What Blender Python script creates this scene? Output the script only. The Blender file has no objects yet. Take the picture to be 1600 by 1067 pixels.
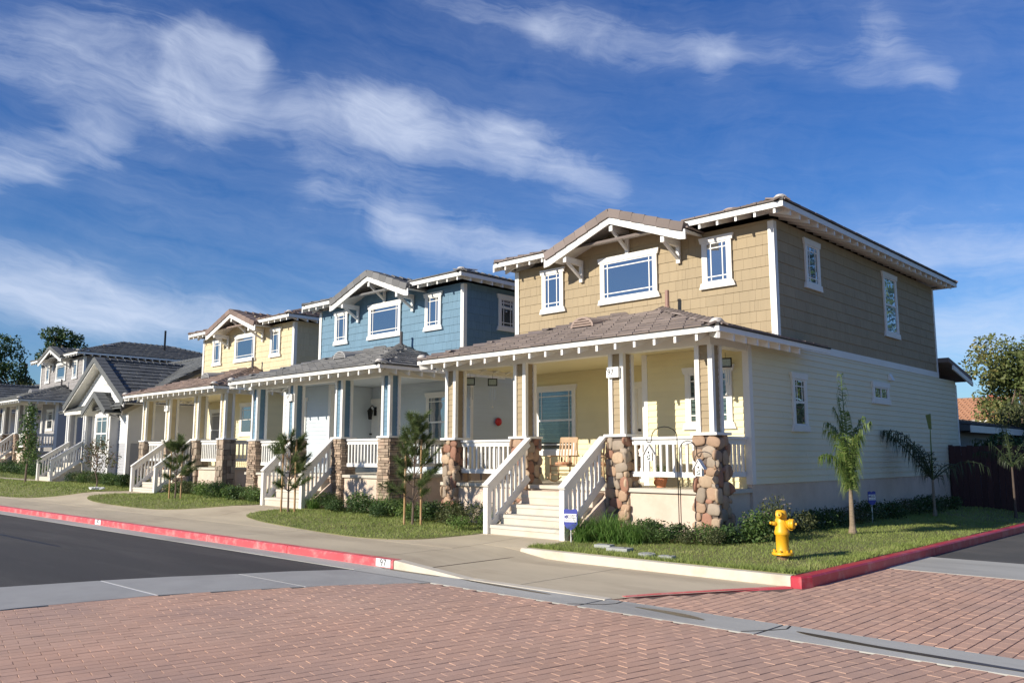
import bpy, math, random
import numpy as np
from math import radians, sin, cos, tan, pi, sqrt, atan2, hypot
from mathutils import Vector, Matrix, noise as mnoise
from mathutils.geometry import delaunay_2d_cdt

S = bpy.context.scene
COL = S.collection
RNG = random.Random(7)

# ------------------------------------------------------------------ camera, sky, sun, exposure
PITCH, YAW, EYE = 0.136112, 0.808783, 1.5
_f = Vector((-cos(YAW), sin(YAW), 0)); _r = Vector((sin(YAW), cos(YAW), 0)); _u = Vector((0, 0, 1))
FWD = _f*cos(PITCH) + _u*sin(PITCH); UPV = -_f*sin(PITCH) + _u*cos(PITCH)
cam_d = bpy.data.cameras.new('camera'); cam = bpy.data.objects.new('camera', cam_d); COL.objects.link(cam)
cam_d.lens = 36*1301.26/1600; cam_d.sensor_width = 36; cam_d.clip_end = 3000; cam_d.clip_start = 0.05
cam.matrix_world = Matrix(((_r.x, UPV.x, -FWD.x, 0), (_r.y, UPV.y, -FWD.y, 0), (_r.z, UPV.z, -FWD.z, EYE), (0, 0, 0, 1)))
S.camera = cam

SUN_EL, SUN_A = radians(24.0), 0.22           # elevation; drift of the light towards +x per metre of +y
sun_dir = Vector((-SUN_A, -1, 0)).normalized()*cos(SUN_EL) + Vector((0, 0, sin(SUN_EL)))
sd = bpy.data.lights.new('sun', 'SUN'); sd.energy = 5.0; sd.angle = radians(0.5); sd.color = (1.0, 0.925, 0.80)
so = bpy.data.objects.new('sun', sd); COL.objects.link(so)
so.rotation_euler = sun_dir.to_track_quat('Z', 'Y').to_euler(); so.location = (0, -10, 30)
S.view_settings.view_transform = 'Standard'; S.view_settings.look = 'None'
S.view_settings.gamma = 1.0; S.view_settings.exposure = 0.33; S.view_settings.use_curve_mapping = False

def pix_dir(x, y):
    d = FWD*1301.26 + _r*(x-800) - UPV*(y-533.5)
    return d.normalized()

W = bpy.data.worlds.new('World'); S.world = W; W.use_nodes = True
def build_sky():
    nt = W.node_tree; N = nt.nodes; L = nt.links
    for n in list(N): N.remove(n)
    out = N.new('ShaderNodeOutputWorld'); bg = N.new('ShaderNodeBackground'); L.new(bg.outputs[0], out.inputs[0])
    sky = N.new('ShaderNodeTexSky'); sky.sky_type = 'NISHITA'; sky.sun_disc = False
    sky.sun_elevation = SUN_EL; sky.sun_rotation = atan2(sun_dir.x, sun_dir.y)
    sky.air_density = 1.25; sky.dust_density = 0.05; sky.ozone_density = 4.5; sky.altitude = 600
    bg.inputs[1].default_value = 0.093
    tc = N.new('ShaderNodeTexCoord')
    def vm(op, a, b=None, s=None):
        n = N.new('ShaderNodeVectorMath'); n.operation = op
        for i, v in enumerate((a, b)):
            if v is None: continue
            if isinstance(v, (tuple, Vector)): n.inputs[i].default_value = tuple(v)
            else: L.new(v, n.inputs[i])
        if s is not None:
            if isinstance(s, float): n.inputs['Scale'].default_value = s
            else: L.new(s, n.inputs['Scale'])
        return n.outputs['Value'] if op in ('DOT_PRODUCT', 'LENGTH') else n.outputs[0]
    def ma(op, a, b=None, c=None, clamp=False):
        n = N.new('ShaderNodeMath'); n.operation = op; n.use_clamp = clamp
        for i, v in enumerate((a, b, c)):
            if v is None: continue
            if isinstance(v, (int, float)): n.inputs[i].default_value = v
            else: L.new(v, n.inputs[i])
        return n.outputs[0]
    d = tc.outputs['Generated']
    def noise(vec, scale, detail, rough=0.55, dist=0.0):
        n = N.new('ShaderNodeTexNoise'); n.inputs['Scale'].default_value = scale; n.inputs['Detail'].default_value = detail
        n.inputs['Roughness'].default_value = rough; n.inputs['Distortion'].default_value = dist; L.new(vec, n.inputs['Vector'])
        return n
    warp = noise(d, 5.0, 4, 0.6)
    wv = vm('SCALE', vm('SUBTRACT', warp.outputs['Color'], (0.5, 0.5, 0.5)), None, 0.07)
    dw = vm('ADD', d, wv)
    # cirrus bands: (point, point, half width, density)
    segs = [((-150, 55), (290, 165), 50, .55), ((290, 165), (620, 195), 38, .80), ((600, 190), (800, 205), 36, .62), ((780, 205), (960, 285), 24, .52),
            ((290, 78), (385, 96), 30, 1.0), ((120, 20), (330, 110), 50, .38), ((-200, 270), (150, 225), 36, .62), ((-80, 290), (60, 285), 20, .5),
            ((470, 250), (900, 250), 44, .36), ((470, 305), (640, 345), 24, .35), ((620, 345), (860, 415), 36, .78),
            ((-150, 430), (120, 470), 44, .92), ((100, 470), (420, 520), 36, .85), ((150, 405), (265, 432), 6, .35),
            ((640, -20), (860, 30), 22, .45), ((850, 25), (1130, 95), 30, .5), ((1120, 90), (1440, 118), 24, .40),
            ((1330, -40), (1380, 60), 28, .16), ((1370, 50), (1460, 125), 20, .24), ((880, 310), (1650, 318), 20, .28),
            ((1330, 400), (1700, 395), 26, .52), ((1480, 520), (1700, 545), 50, .8), ((1380, 330), (1700, 470), 40, .2)]
    tot = None
    for a, b, w, k in segs:
        A, B = pix_dir(*a), pix_dir(*b); ab = B-A
        t = ma('DIVIDE', vm('DOT_PRODUCT', vm('SUBTRACT', dw, A), ab), ab.length_squared, clamp=True)
        q = vm('SUBTRACT', vm('SUBTRACT', dw, A), vm('SCALE', ab, None, t))
        e = ma('DIVIDE', vm('LENGTH', q), 1.1*w/1301.26)
        g = ma('MULTIPLY', ma('POWER', 2.718, ma('MULTIPLY', ma('MULTIPLY', e, e), -1.0)), k)
        tot = g if tot is None else ma('ADD', tot, g)
    # streaky fibres, drawn out along the bands (which sink a little towards the right)
    A1 = (_r*cos(.16)-Vector((0, 0, 1))*sin(.16)).normalized(); A2 = (_r*sin(.16)+Vector((0, 0, 1))*cos(.16)).normalized(); A3 = _f
    def coords(vec, k1, k2, k3):
        c = N.new('ShaderNodeCombineXYZ')
        for q, (ax, k) in enumerate(((A1, k1), (A2, k2), (A3, k3))): L.new(ma('MULTIPLY', vm('DOT_PRODUCT', vec, ax), k), c.inputs[q])
        return c.outputs[0]
    f1 = noise(coords(dw, 2.6, 27.0, 3.0), 1.0, 12, 0.68, 0.5)
    f3 = noise(coords(dw, 7.0, 15.0, 7.0), 1.7, 11, 0.66, 1.0)
    f2 = noise(d, 3.2, 6, 0.6, 0.6)
    fib = ma('ADD', ma('MULTIPLY', f1.outputs[0], 0.62), ma('MULTIPLY', f3.outputs[0], 0.38))
    body = ma('MULTIPLY_ADD', f2.outputs[0], 1.9, -0.35, clamp=True)
    thin = ma('MULTIPLY', ma('MULTIPLY_ADD', fib, 2.2, -0.8, clamp=True), ma('MULTIPLY', body, 0.30))
    core = ma('MULTIPLY_ADD', ma('ADD', fib, ma('MULTIPLY', ma('MINIMUM', tot, 0.92), 0.58)), 2.1, -1.36, clamp=True)
    soft = ma('MULTIPLY', ma('MINIMUM', tot, 1.0), ma('MULTIPLY_ADD', fib, 0.7, 0.02))
    dens = ma('ADD', ma('ADD', ma('MULTIPLY', core, 0.46), ma('MULTIPLY', soft, 0.40)), thin, clamp=True)
    dens = ma('MULTIPLY', dens, 0.92)
    hs = N.new('ShaderNodeHueSaturation'); hs.inputs['Saturation'].default_value = 1.15; L.new(sky.outputs[0], hs.inputs['Color'])
    sx = N.new('ShaderNodeSeparateXYZ'); L.new(d, sx.inputs[0]); rp = N.new('ShaderNodeValToRGB'); L.new(sx.outputs[2], rp.inputs[0])
    rp.color_ramp.elements[0].color = (.50, .72, 1.0, 1); rp.color_ramp.elements[1].color = (.40, .62, 1.0, 1); rp.color_ramp.elements[1].position = .55
    x1 = rp.color_ramp.elements.new(.16); x1.color = (.60, .74, 1.0, 1)
    tn = N.new('ShaderNodeMixRGB'); tn.blend_type = 'MULTIPLY'; tn.inputs[0].default_value = 1; L.new(hs.outputs[0], tn.inputs[1]); L.new(rp.outputs[0], tn.inputs[2]); hs = tn
    mx = N.new('ShaderNodeMixRGB'); L.new(dens, mx.inputs[0]); L.new(hs.outputs[0], mx.inputs[1])
    mx.inputs[2].default_value = (6.4, 7.1, 8.6, 1)
    L.new(mx.outputs[0], bg.inputs[0])
build_sky()

# ------------------------------------------------------------------ helpers
class MB:
    """collects faces for one mesh"""
    def __init__(s): s.v = []; s.f = []; s.m = []; s.cur = 0
    def add(s, vs, fs):
        o = len(s.v); s.v.extend(vs); s.f.extend([tuple(i+o for i in f) for f in fs]); s.m.extend([s.cur]*len(fs))
    def hexa(s, p):
        s.add(p, [(0, 3, 2, 1), (4, 5, 6, 7), (0, 1, 5, 4), (1, 2, 6, 5), (2, 3, 7, 6), (3, 0, 4, 7)])
    def box(s, x0, x1, y0, y1, z0, z1):
        s.hexa([(x0, y0, z0), (x1, y0, z0), (x1, y1, z0), (x0, y1, z0), (x0, y0, z1), (x1, y0, z1), (x1, y1, z1), (x0, y1, z1)])
    def bar(s, a, b, w, h, up=(0, 0, 1)):
        a, b = Vector(a), Vector(b); d = (b-a).normalized(); up = Vector(up)
        x = d.cross(up)
        if x.length < 1e-4: x = d.cross(Vector((0, 1, 0)))
        x.normalize(); z = x.cross(d)
        x *= w/2; z *= h/2
        s.hexa([tuple(v) for v in (a-x-z, a+x-z, b+x-z, b-x-z, a-x+z, a+x+z, b+x+z, b-x+z)])
    def cyl(s, a, b, r0, r1=None, n=8, cap=True):
        r1 = r0 if r1 is None else r1; a, b = Vector(a), Vector(b); d = (b-a).normalized()
        x = d.orthogonal().normalized(); y = d.cross(x)
        vs = [tuple(a+(x*cos(2*pi*i/n)+y*sin(2*pi*i/n))*r0) for i in range(n)] + [tuple(b+(x*cos(2*pi*i/n)+y*sin(2*pi*i/n))*r1) for i in range(n)]
        fs = [(i, (i+1) % n, n+(i+1) % n, n+i) for i in range(n)]
        if cap: fs += [tuple(range(n-1, -1, -1)), tuple(range(n, 2*n))]
        s.add(vs, fs)
    def tube(s, pts, r, n=6):
        for i in range(len(pts)-1):
            ra = r[i] if isinstance(r, (list, tuple)) else r; rb = r[i+1] if isinstance(r, (list, tuple)) else r
            s.cyl(pts[i], pts[i+1], ra, rb, n, cap=(i in (0, len(pts)-2)))
    def lathe(s, prof, c=(0, 0, 0), n=20, axis=None):
        M = Matrix.Identity(3) if axis is None else Vector(axis).to_track_quat('Z', 'Y').to_matrix()
        vs = []; c = Vector(c)
        for r, z in prof:
            for i in range(n): vs.append(tuple(c + M @ Vector((r*cos(2*pi*i/n), r*sin(2*pi*i/n), z))))
        fs = []
        for k in range(len(prof)-1):
            for i in range(n):
                j = (i+1) % n; fs.append((k*n+i, k*n+j, (k+1)*n+j, (k+1)*n+i))
        fs.append(tuple(range(n-1, -1, -1))); m = (len(prof)-1)*n; fs.append(tuple(range(m, m+n)))
        s.add(vs, fs)
    def prism(s, poly, off):
        """closed polygon of 3-D points, pushed along off"""
        n = len(poly); off = Vector(off); p = [Vector(q) for q in poly]
        s.add([tuple(q) for q in p] + [tuple(q+off) for q in p], [tuple(range(n-1, -1, -1)), tuple(range(n, 2*n))] + [(i, (i+1) % n, n+(i+1) % n, n+i) for i in range(n)])
    def mesh(s, name, mats, smooth=False):
        me = bpy.data.meshes.new(name); me.from_pydata(s.v, [], s.f)
        for m in (mats if isinstance(mats, (list, tuple)) else [mats]): me.materials.append(m)
        if any(s.m): me.polygons.foreach_set('material_index', s.m)
        if smooth: me.polygons.foreach_set('use_smooth', [True]*len(s.f))
        me.update(); return me

def raw_mesh(name, v, f, mat, smooth=False):
    """v: n x 3 array, f: m x k array"""
    v = np.asarray(v, np.float32); f = np.asarray(f, np.int32); k = f.shape[1]
    me = bpy.data.meshes.new(name); me.vertices.add(len(v)); me.vertices.foreach_set('co', v.ravel())
    me.loops.add(f.size); me.loops.foreach_set('vertex_index', f.ravel()); me.polygons.add(len(f))
    me.polygons.foreach_set('loop_start', np.arange(0, f.size, k, dtype=np.int32)); me.polygons.foreach_set('loop_total', np.full(len(f), k, np.int32))
    me.polygons.foreach_set('use_smooth', np.full(len(f), bool(smooth)))
    me.materials.append(mat); me.update(); me.validate(); return me

def part(name, me, parent=None, loc=(0, 0, 0), rot=(0, 0, 0), scale=None, kind=None, label=None):
    o = bpy.data.objects.new(name, me); COL.objects.link(o); o.parent = parent; o.location = loc; o.rotation_euler = rot
    if scale is not None: o.scale = scale
    if kind: o['kind'] = kind
    if label: o['label'] = label
    return o
def partm(name, me, parent, M):
    o = bpy.data.objects.new(name, me); COL.objects.link(o); o.parent = parent; o.matrix_local = M; return o
def tag(o, label, cat, group=None):
    o['label'] = label; o['category'] = cat
    if group: o['group'] = group
    return o
def thing(name, label, cat, loc=(0, 0, 0), rotz=0, group=None):
    o = bpy.data.objects.new(name, None); COL.objects.link(o); o.location = loc; o.rotation_euler = (0, 0, rotz); o.empty_display_size = .2
    return tag(o, label, cat, group)
def copy_tree(o, parent=None):
    c = o.copy(); COL.objects.link(c); c.parent = parent
    for ch in list(o.children): copy_tree(ch, c)
    return c
def struct(name, me, parent=None, loc=(0, 0, 0)):
    return part(name, me, parent, loc, kind='structure')

# ------------------------------------------------------------------ materials
def mat(name, col, rough=.6, var=.0, scale=3.0, obj_var=0.0, bump=0.0, bscale=60.0, col2=None, metal=0.0, spec=.5, isl=0.0, stain=None, stretch=None, transl=0.0):
    """var: broad mottling; obj_var: brightness change from piece to piece; isl: per loose island; stain=(colour, amount, scale)"""
    m = bpy.data.materials.new(name); m.use_nodes = True; nt = m.node_tree; N = nt.nodes; L = nt.links
    b = N['Principled BSDF']; b.inputs['Roughness'].default_value = rough; b.inputs['Metallic'].default_value = metal
    b.inputs['Specular IOR Level'].default_value = spec
    geo = N.new('ShaderNodeNewGeometry'); pos = geo.outputs['Position']
    if stretch:
        mp = N.new('ShaderNodeMapping'); mp.inputs['Scale'].default_value = stretch; L.new(pos, mp.inputs['Vector']); pos = mp.outputs[0]
    rgb = N.new('ShaderNodeRGB'); rgb.outputs[0].default_value = (*col, 1); c = rgb.outputs[0]
    def mixc(fac, a, bb, mode='MIX'):
        x = N.new('ShaderNodeMixRGB'); x.blend_type = mode
        if isinstance(fac, float): x.inputs[0].default_value = fac
        else: L.new(fac, x.inputs[0])
        L.new(a, x.inputs[1])
        if isinstance(bb, tuple): x.inputs[2].default_value = (*bb, 1)
        else: L.new(bb, x.inputs[2])
        return x.outputs[0]
    def noise(sc, det=6, r=.6):
        n = N.new('ShaderNodeTexNoise'); n.inputs['Scale'].default_value = sc; n.inputs['Detail'].default_value = det; n.inputs['Roughness'].default_value = r
        L.new(pos, n.inputs['Vector']); return n.outputs[0]
    def mr(v, a, bb, c0, c1):
        n = N.new('ShaderNodeMapRange'); L.new(v, n.inputs[0]); n.inputs[1].default_value = a; n.inputs[2].default_value = bb; n.inputs[3].default_value = c0; n.inputs[4].default_value = c1
        return n.outputs[0]
    if col2: c = mixc(mr(noise(scale*.7), .35, .65, 0, 1), c, col2)
    if obj_var:
        oi = N.new('ShaderNodeObjectInfo'); h = N.new('ShaderNodeHueSaturation'); L.new(c, h.inputs['Color'])
        L.new(mr(oi.outputs['Random'], 0, 1, 1-obj_var, 1+obj_var), h.inputs['Value']); c = h.outputs[0]
    if isl:
        h = N.new('ShaderNodeHueSaturation'); L.new(c, h.inputs['Color'])
        L.new(mr(geo.outputs['Random Per Island'], 0, 1, 1-isl, 1+isl), h.inputs['Value']); c = h.outputs[0]
    if var:
        h = N.new('ShaderNodeHueSaturation'); L.new(c, h.inputs['Color']); L.new(mr(noise(scale), .25, .75, 1-var, 1+var), h.inputs['Value']); c = h.outputs[0]
    if stain: c = mixc(mr(noise(stain[2], 6, .68), .48, .66, 0, stain[1]), c, stain[0])
    L.new(c, b.inputs['Base Color'])
    if bump:
        bn = N.new('ShaderNodeBump'); bn.inputs['Strength'].default_value = bump; bn.inputs['Distance'].default_value = .01
        L.new(noise(bscale, 4, .65), bn.inputs['Height']); L.new(bn.outputs[0], b.inputs['Normal'])
    if transl:
        t = N.new('ShaderNodeBsdfTranslucent'); L.new(c, t.inputs[0]); ms = N.new('ShaderNodeMixShader'); ms.inputs[0].default_value = transl
        L.new(b.outputs[0], ms.inputs[1]); L.new(t.outputs[0], ms.inputs[2]); L.new(ms.outputs[0], N['Material Output'].inputs[0])
    return m
def leafmat(name, c1, c2, c3=None, transl=.3, rough=.55, patch=0.0):
    """colour runs from c1 to c2 (to c3) from leaf to leaf"""
    m = bpy.data.materials.new(name); m.use_nodes = True; nt = m.node_tree; N = nt.nodes; L = nt.links
    b = N['Principled BSDF']; b.inputs['Roughness'].default_value = rough; b.inputs['Specular IOR Level'].default_value = .35
    geo = N.new('ShaderNodeNewGeometry'); r = N.new('ShaderNodeValToRGB'); e = r.color_ramp.elements
    e[0].color = (*c1, 1); e[1].color = (*c2, 1)
    if c3: e[1].position = .7; x = e.new(1.0); x.color = (*c3, 1)
    fac = geo.outputs['Random Per Island']
    if patch:
        n = N.new('ShaderNodeTexNoise'); n.inputs['Scale'].default_value = patch; n.inputs['Detail'].default_value = 4; L.new(geo.outputs['Position'], n.inputs['Vector'])
        mr = N.new('ShaderNodeMapRange'); L.new(n.outputs[0], mr.inputs[0]); mr.inputs[1].default_value = .3; mr.inputs[2].default_value = .7
        a = N.new('ShaderNodeMath'); a.operation = 'MULTIPLY_ADD'; L.new(fac, a.inputs[0]); a.inputs[1].default_value = .45
        s2 = N.new('ShaderNodeMath'); s2.operation = 'MULTIPLY'; L.new(mr.outputs[0], s2.inputs[0]); s2.inputs[1].default_value = .55; L.new(s2.outputs[0], a.inputs[2]); fac = a.outputs[0]
    L.new(fac, r.inputs[0]); L.new(r.outputs[0], b.inputs['Base Color'])
    t = N.new('ShaderNodeBsdfTranslucent'); L.new(r.outputs[0], t.inputs[0]); ms = N.new('ShaderNodeMixShader'); ms.inputs[0].default_value = transl
    L.new(b.outputs[0], ms.inputs[1]); L.new(t.outputs[0], ms.inputs[2]); L.new(ms.outputs[0], N['Material Output'].inputs[0])
    return m
def glassmat(name, tint=(.02, .025, .03), refl=.48, clear=0.0):
    m = bpy.data.materials.new(name); m.use_nodes = True; nt = m.node_tree; N = nt.nodes; L = nt.links
    b = N['Principled BSDF']; b.inputs['Base Color'].default_value = (*tint, 1); b.inputs['Roughness'].default_value = .25
    g = N.new('ShaderNodeBsdfGlossy'); g.inputs['Color'].default_value = (.80, .80, .82, 1); g.inputs['Roughness'].default_value = .015
    base = b.outputs[0]
    if clear:
        t = N.new('ShaderNodeBsdfTransparent'); t.inputs[0].default_value = (.82, .88, .86, 1); m1 = N.new('ShaderNodeMixShader'); m1.inputs[0].default_value = clear
        L.new(b.outputs[0], m1.inputs[1]); L.new(t.outputs[0], m1.inputs[2]); base = m1.outputs[0]
    fr = N.new('ShaderNodeLayerWeight'); fr.inputs[0].default_value = .35
    k = N.new('ShaderNodeMath'); k.operation = 'MULTIPLY_ADD'; L.new(fr.outputs['Fresnel'], k.inputs[0]); k.inputs[1].default_value = .6 if not clear else .25; k.inputs[2].default_value = refl*.75; k.use_clamp = True
    # slightly wavy panes
    geo = N.new('ShaderNodeNewGeometry'); n = N.new('ShaderNodeTexNoise'); n.inputs['Scale'].default_value = 1.6; L.new(geo.outputs['Position'], n.inputs['Vector'])
    bp = N.new('ShaderNodeBump'); bp.inputs['Strength'].default_value = .05; bp.inputs['Distance'].default_value = .05; L.new(n.outputs[0], bp.inputs['Height']); L.new(bp.outputs[0], g.inputs['Normal'])
    ms = N.new('ShaderNodeMixShader'); L.new(k.outputs[0], ms.inputs[0]); L.new(base, ms.inputs[1]); L.new(g.outputs[0], ms.inputs[2])
    L.new(ms.outputs[0], N['Material Output'].inputs[0]); return m

TRIM = mat('white_paint', (.80, .78, .73), .45, .03, 2.0, stain=((.62, .58, .5), .25, 4.0))
TRIM_G = mat('soffit_paint', (.78, .75, .68), .55, .03)
GLASS = glassmat('window_glass'); GLASS_CLEAR = glassmat('clear_glass', refl=.06, clear=.8)
DARK = mat('dark_interior', (.025, .025, .028), .8)
BLIND = mat('blind_slats', (.42, .47, .45), .5)
CONC = mat('concrete', (.51, .43, .30), .85, .13, 1.2, bump=.25, bscale=40, stain=((.36, .29, .20), .65, .9), stretch=(.35, 1.0, 1.0))
CONC_STEP = mat('step_concrete', (.54, .50, .42), .85, .06, 2.0, bump=.2, bscale=50, stain=((.5, .4, .28), .4, 2.5))
CONC_WARM = mat('kerb_concrete', (.60, .54, .43), .85, .08, 2.5, bump=.3, bscale=60, stain=((.42, .34, .24), .5, 1.7))
CONC_GREY = mat('gutter_concrete', (.41, .40, .36), .8, .10, 1.5, bump=.25, bscale=45, stain=((.25, .24, .22), .6, .9), stretch=(.3, 1.2, 1))
CONC_BAND = mat('band_concrete', (.335, .33, .31), .8, .09, 1.5, bump=.2, bscale=45, stain=((.26, .25, .235), .5, 1.2))
STUCCO = mat('stucco', (.66, .53, .42), .9, .06, 3.0, bump=.5, bscale=120, stain=((.5, .38, .28), .4, 2.0))
STUCCO_W = mat('white_stucco', (.66, .64, .60), .9, .06, 3.0, bump=.5, bscale=120)
ASPH = mat('asphalt', (.042, .040, .040), .9, .25, .5, bump=.7, bscale=160, stain=((.085, .08, .074), .7, 1.1), stretch=(.12, 1, 1), col2=(.058, .055, .05))
ASPH_B = mat('side_asphalt', (.075, .073, .068), .9, .15, 1.2, bump=.5, bscale=200, stain=((.12, .11, .10), .6, .8))
RED = mat('red_kerb_paint', (.62, .085, .095), .5, .10, 3.0, bump=.2, bscale=50, stain=((.66, .40, .36), .55, 4.0))
RED2 = mat('deep_red_kerb_paint', (.50, .035, .055), .42, .10, 3.0, bump=.2, bscale=50, stain=((.55, .25, .24), .5, 3.5))
BRICK = mat('brick_paver', (.53, .318, .22), .8, .10, .8, obj_var=.06, isl=.065, bump=.35, bscale=70, col2=(.50, .32, .23), stain=((.38, .255, .205), .55, .5))
BRICK_BED = mat('paver_joint', (.13, .08, .062), .95)
SOIL = mat('bed_soil', (.085, .06, .04), .95, .2, 5.0, bump=.8, bscale=40)
LAWN = mat('lawn_turf', (.18, .18, .065), .95, .25, 1.2, bump=.8, bscale=90, stain=((.16, .13, .055), .7, 1.0))
EARTH = mat('earth', (.075, .07, .045), .95, .3, .1, stain=((.05, .065, .03), .7, .25))
GRASS = leafmat('grass_blade', (.17, .23, .05), (.31, .37, .10), (.50, .46, .21), .35, .6, patch=1.3)
BLACK = mat('black_metal', (.012, .012, .013), .4, metal=.6)
WOODY = mat('bark', (.14, .10, .075), .9, .25, 8.0, bump=.6, bscale=40)

def palette(upper, lower, roof, trim=None):
    u = mat('shingle_paint', upper, .75, .05, 1.5, obj_var=.035, isl=.045, bump=.45, bscale=70, stretch=(3, 3, .35))
    l = mat('siding_paint', lower, .6, .03, 2.0, obj_var=.02, isl=.02)
    r = mat('roof_tile', roof, .85, .10, 2.0, obj_var=.20, isl=.22, bump=.5, bscale=60)
    return u, l, r

# ------------------------------------------------------------------ setting: terrain heights
def sstep(a, b, x):
    t = min(1, max(0, (x-a)/(b-a))); return t*t*(3-2*t)
GX = [(-200, 1.2), (-60, .9), (-52, .72), (-46, .6), (-40, .45), (-34, .36), (-29, .26), (-20, .20), (-16, .13), (-11.5, .06), (-9, .06), (-4.6, .10), (60, .1)]
def gx(x):
    for (a, va), (b, vb) in zip(GX, GX[1:]):
        if a <= x <= b: return va+(vb-va)*(x-a)/(b-a)
    return .1
def walk_z(x, y):
    ramp = -.110*sstep(-10.2, -8.6, x)*(1-sstep(10.13, 10.6, y))
    return ramp + gx(x)*sstep(9.4, 11.3, y)*(0 if x > -9.3 else 1)
def lawn_z(x, y):
    base = gx(x)*sstep(9.4, 11.3, y)
    if x > -9.6:
        base = .012 + (.05*sstep(10.2, 12, y)+.09*sstep(11.5, 14, y))*sstep(-4.82, -6.6, x)
    return base + .012*mnoise.noise(Vector((x*.7, y*.7, 0)))
ROAD = -.13

def poly_mesh(name, poly, zf, m, step=.5, jit=.0):
    """flat polygon triangulated on a grid of points and lifted to zf"""
    P = []
    for (a, b) in zip(poly, poly[1:]+poly[:1]):
        n = max(1, int(hypot(b[0]-a[0], b[1]-a[1])/step))
        for i in range(n): P.append((a[0]+(b[0]-a[0])*i/n, a[1]+(b[1]-a[1])*i/n))
    nb = len(P); xs = [p[0] for p in poly]; ys = [p[1] for p in poly]
    def inside(x, y):
        c = False; j = len(poly)-1
        for i in range(len(poly)):
            if (poly[i][1] > y) != (poly[j][1] > y) and x < (poly[j][0]-poly[i][0])*(y-poly[i][1])/(poly[j][1]-poly[i][1])+poly[i][0]: c = not c
            j = i
        return c
    pts = [Vector(p) for p in P]; x = min(xs)+step*.5
    while x < max(xs):
        y = min(ys)+step*.5
        while y < max(ys):
            if inside(x, y): pts.append(Vector((x, y)))
            y += step
        x += step
    r = delaunay_2d_cdt(pts, [], [list(range(nb))], 1, 1e-4)
    mb = MB(); mb.add([(v.x, v.y, zf(v.x, v.y)) for v in r[0]], [tuple(f) for f in r[2]])
    return mb.mesh(name, m), inside

def smooth_poly(pts, n=6):
    """Catmull-Rom through the points of a closed outline; points given with a third value 1 stay sharp corners"""
    out = []; k = len(pts)
    for i in range(k):
        p0, p1, p2, p3 = [pts[(i+j-1) % k] for j in range(4)]
        s1 = len(p1) > 2; s2 = len(p2) > 2
        a0 = p1 if s1 else p0; a3 = p2 if s2 else p3
        for q in range(n):
            t = q/n
            out.append(tuple(.5*((2*p1[d]) + (-a0[d]+p2[d])*t + (2*a0[d]-5*p1[d]+4*p2[d]-a3[d])*t*t + (-a0[d]+3*p1[d]-3*p2[d]+a3[d])*t**3) for d in (0, 1)))
            if s1 and s2: break
    return out

# ------------------------------------------------------------------ setting: ground, road, kerbs, pavement, lawns
def to_cam(p):
    v = Vector(p)-Vector((0, 0, EYE)); w = v.dot(FWD)
    if w < .1: return None
    return 800+1301.26*v.dot(_r)/w, 533.5-1301.26*v.dot(UPV)/w, w
def in_frame(p, m=20):
    q = to_cam(p); return q and -m < q[0] < 1600+m and -m < q[1] < 1067+m

mb = MB(); mb.box(-700, 500, -300, 900, -.6, -.30); struct('ground', mb.mesh('ground', EARTH))
mb = MB(); mb.box(-120, -9.6, -6, 7.5, -.28, -.121); struct('road', mb.mesh('road', ASPH))
mb = MB(); mb.box(-4.7, 5, 14.0, 80, -.28, -.121); struct('road', mb.mesh('side_road', ASPH_B))
mb = MB(); mb.box(-11.5, 6.5, -6.5, 7.6, -.28, -.1270); mb.box(-7.0, 6.5, 7.62, 13.4, -.28, -.1270); bed = struct('paver_bed', mb.mesh('paver_bed', BRICK_BED))

def strip(name, pts_in, pts_out, z, m, th=.1):
    b = MB()
    for i in range(len(pts_in)-1):
        a, c, d, e = pts_in[i], pts_in[i+1], pts_out[i+1], pts_out[i]
        b.hexa([(a[0], a[1], z-th), (c[0], c[1], z-th), (d[0], d[1], z-th), (e[0], e[1], z-th), (a[0], a[1], z), (c[0], c[1], z), (d[0], d[1], z), (e[0], e[1], z)])
    return b.mesh(name, m)
arc_in = [(-10.35, -6), (-10.3, 1.0), (-10.2, 3.05), (-9.95, 4.42), (-9.63, 5.2), (-9.25, 5.97), (-9.0, 6.42), (-8.55, 7.05), (-8.35, 7.27)]
arc_out = [(-12.4, -6), (-12.3, 1.0), (-11.98, 3.2), (-11.62, 4.4), (-11.3, 5.2), (-10.9, 5.95), (-10.6, 6.6), (-10.2, 7.2), (-10.1, 7.27)]
cross = struct('concrete_band', None)
cross.empty_display_size = .3
def cut(a, b, t): return (a[0]+(b[0]-a[0])*t, a[1]+(b[1]-a[1])*t)
for k, (i0, i1) in enumerate(((0, 1), (1, 3), (3, 5), (5, 8))):     # slabs between the pale joints
    I = list(arc_in[i0:i1+1]); O = list(arc_out[i0:i1+1])
    I[-1] = cut(I[-2], I[-1], .975); O[-1] = cut(O[-2], O[-1], .975)
    part('slab', strip('band_slab', I, O, -.114, CONC_BAND), cross)
part('joint', strip('band_joint', arc_in, arc_out, -.117, mat('pale_joint', (.62, .62, .60), .8), .05), cross)
gut = struct('gutter', None)
xs = [-90, -60, -48, -40, -34, -29, -24.5, -20.2, -16.2, -12.6, -10.1]
for a, b in zip(xs, xs[1:]):
    m_ = MB(); m_.box(a+.006, b-.006, 7.32, 7.74, -.3, -.114); part('slab', m_.mesh('gutter_slab', CONC_GREY), gut)
for a, b in ((-10.1, -5.97), (-5.95, -3.86), (-3.84, -.6), (-.58, 3), (3.02, 8)):
    n = 10
    I = [(a+.004+(b-a-.008)*i/n, 7.25) for i in range(n+1)]; O = [(p[0], 7.84) for p in I]
    part('slab', strip('gutter_slab', I, O, -.114, CONC_GREY, .12), gut)
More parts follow.
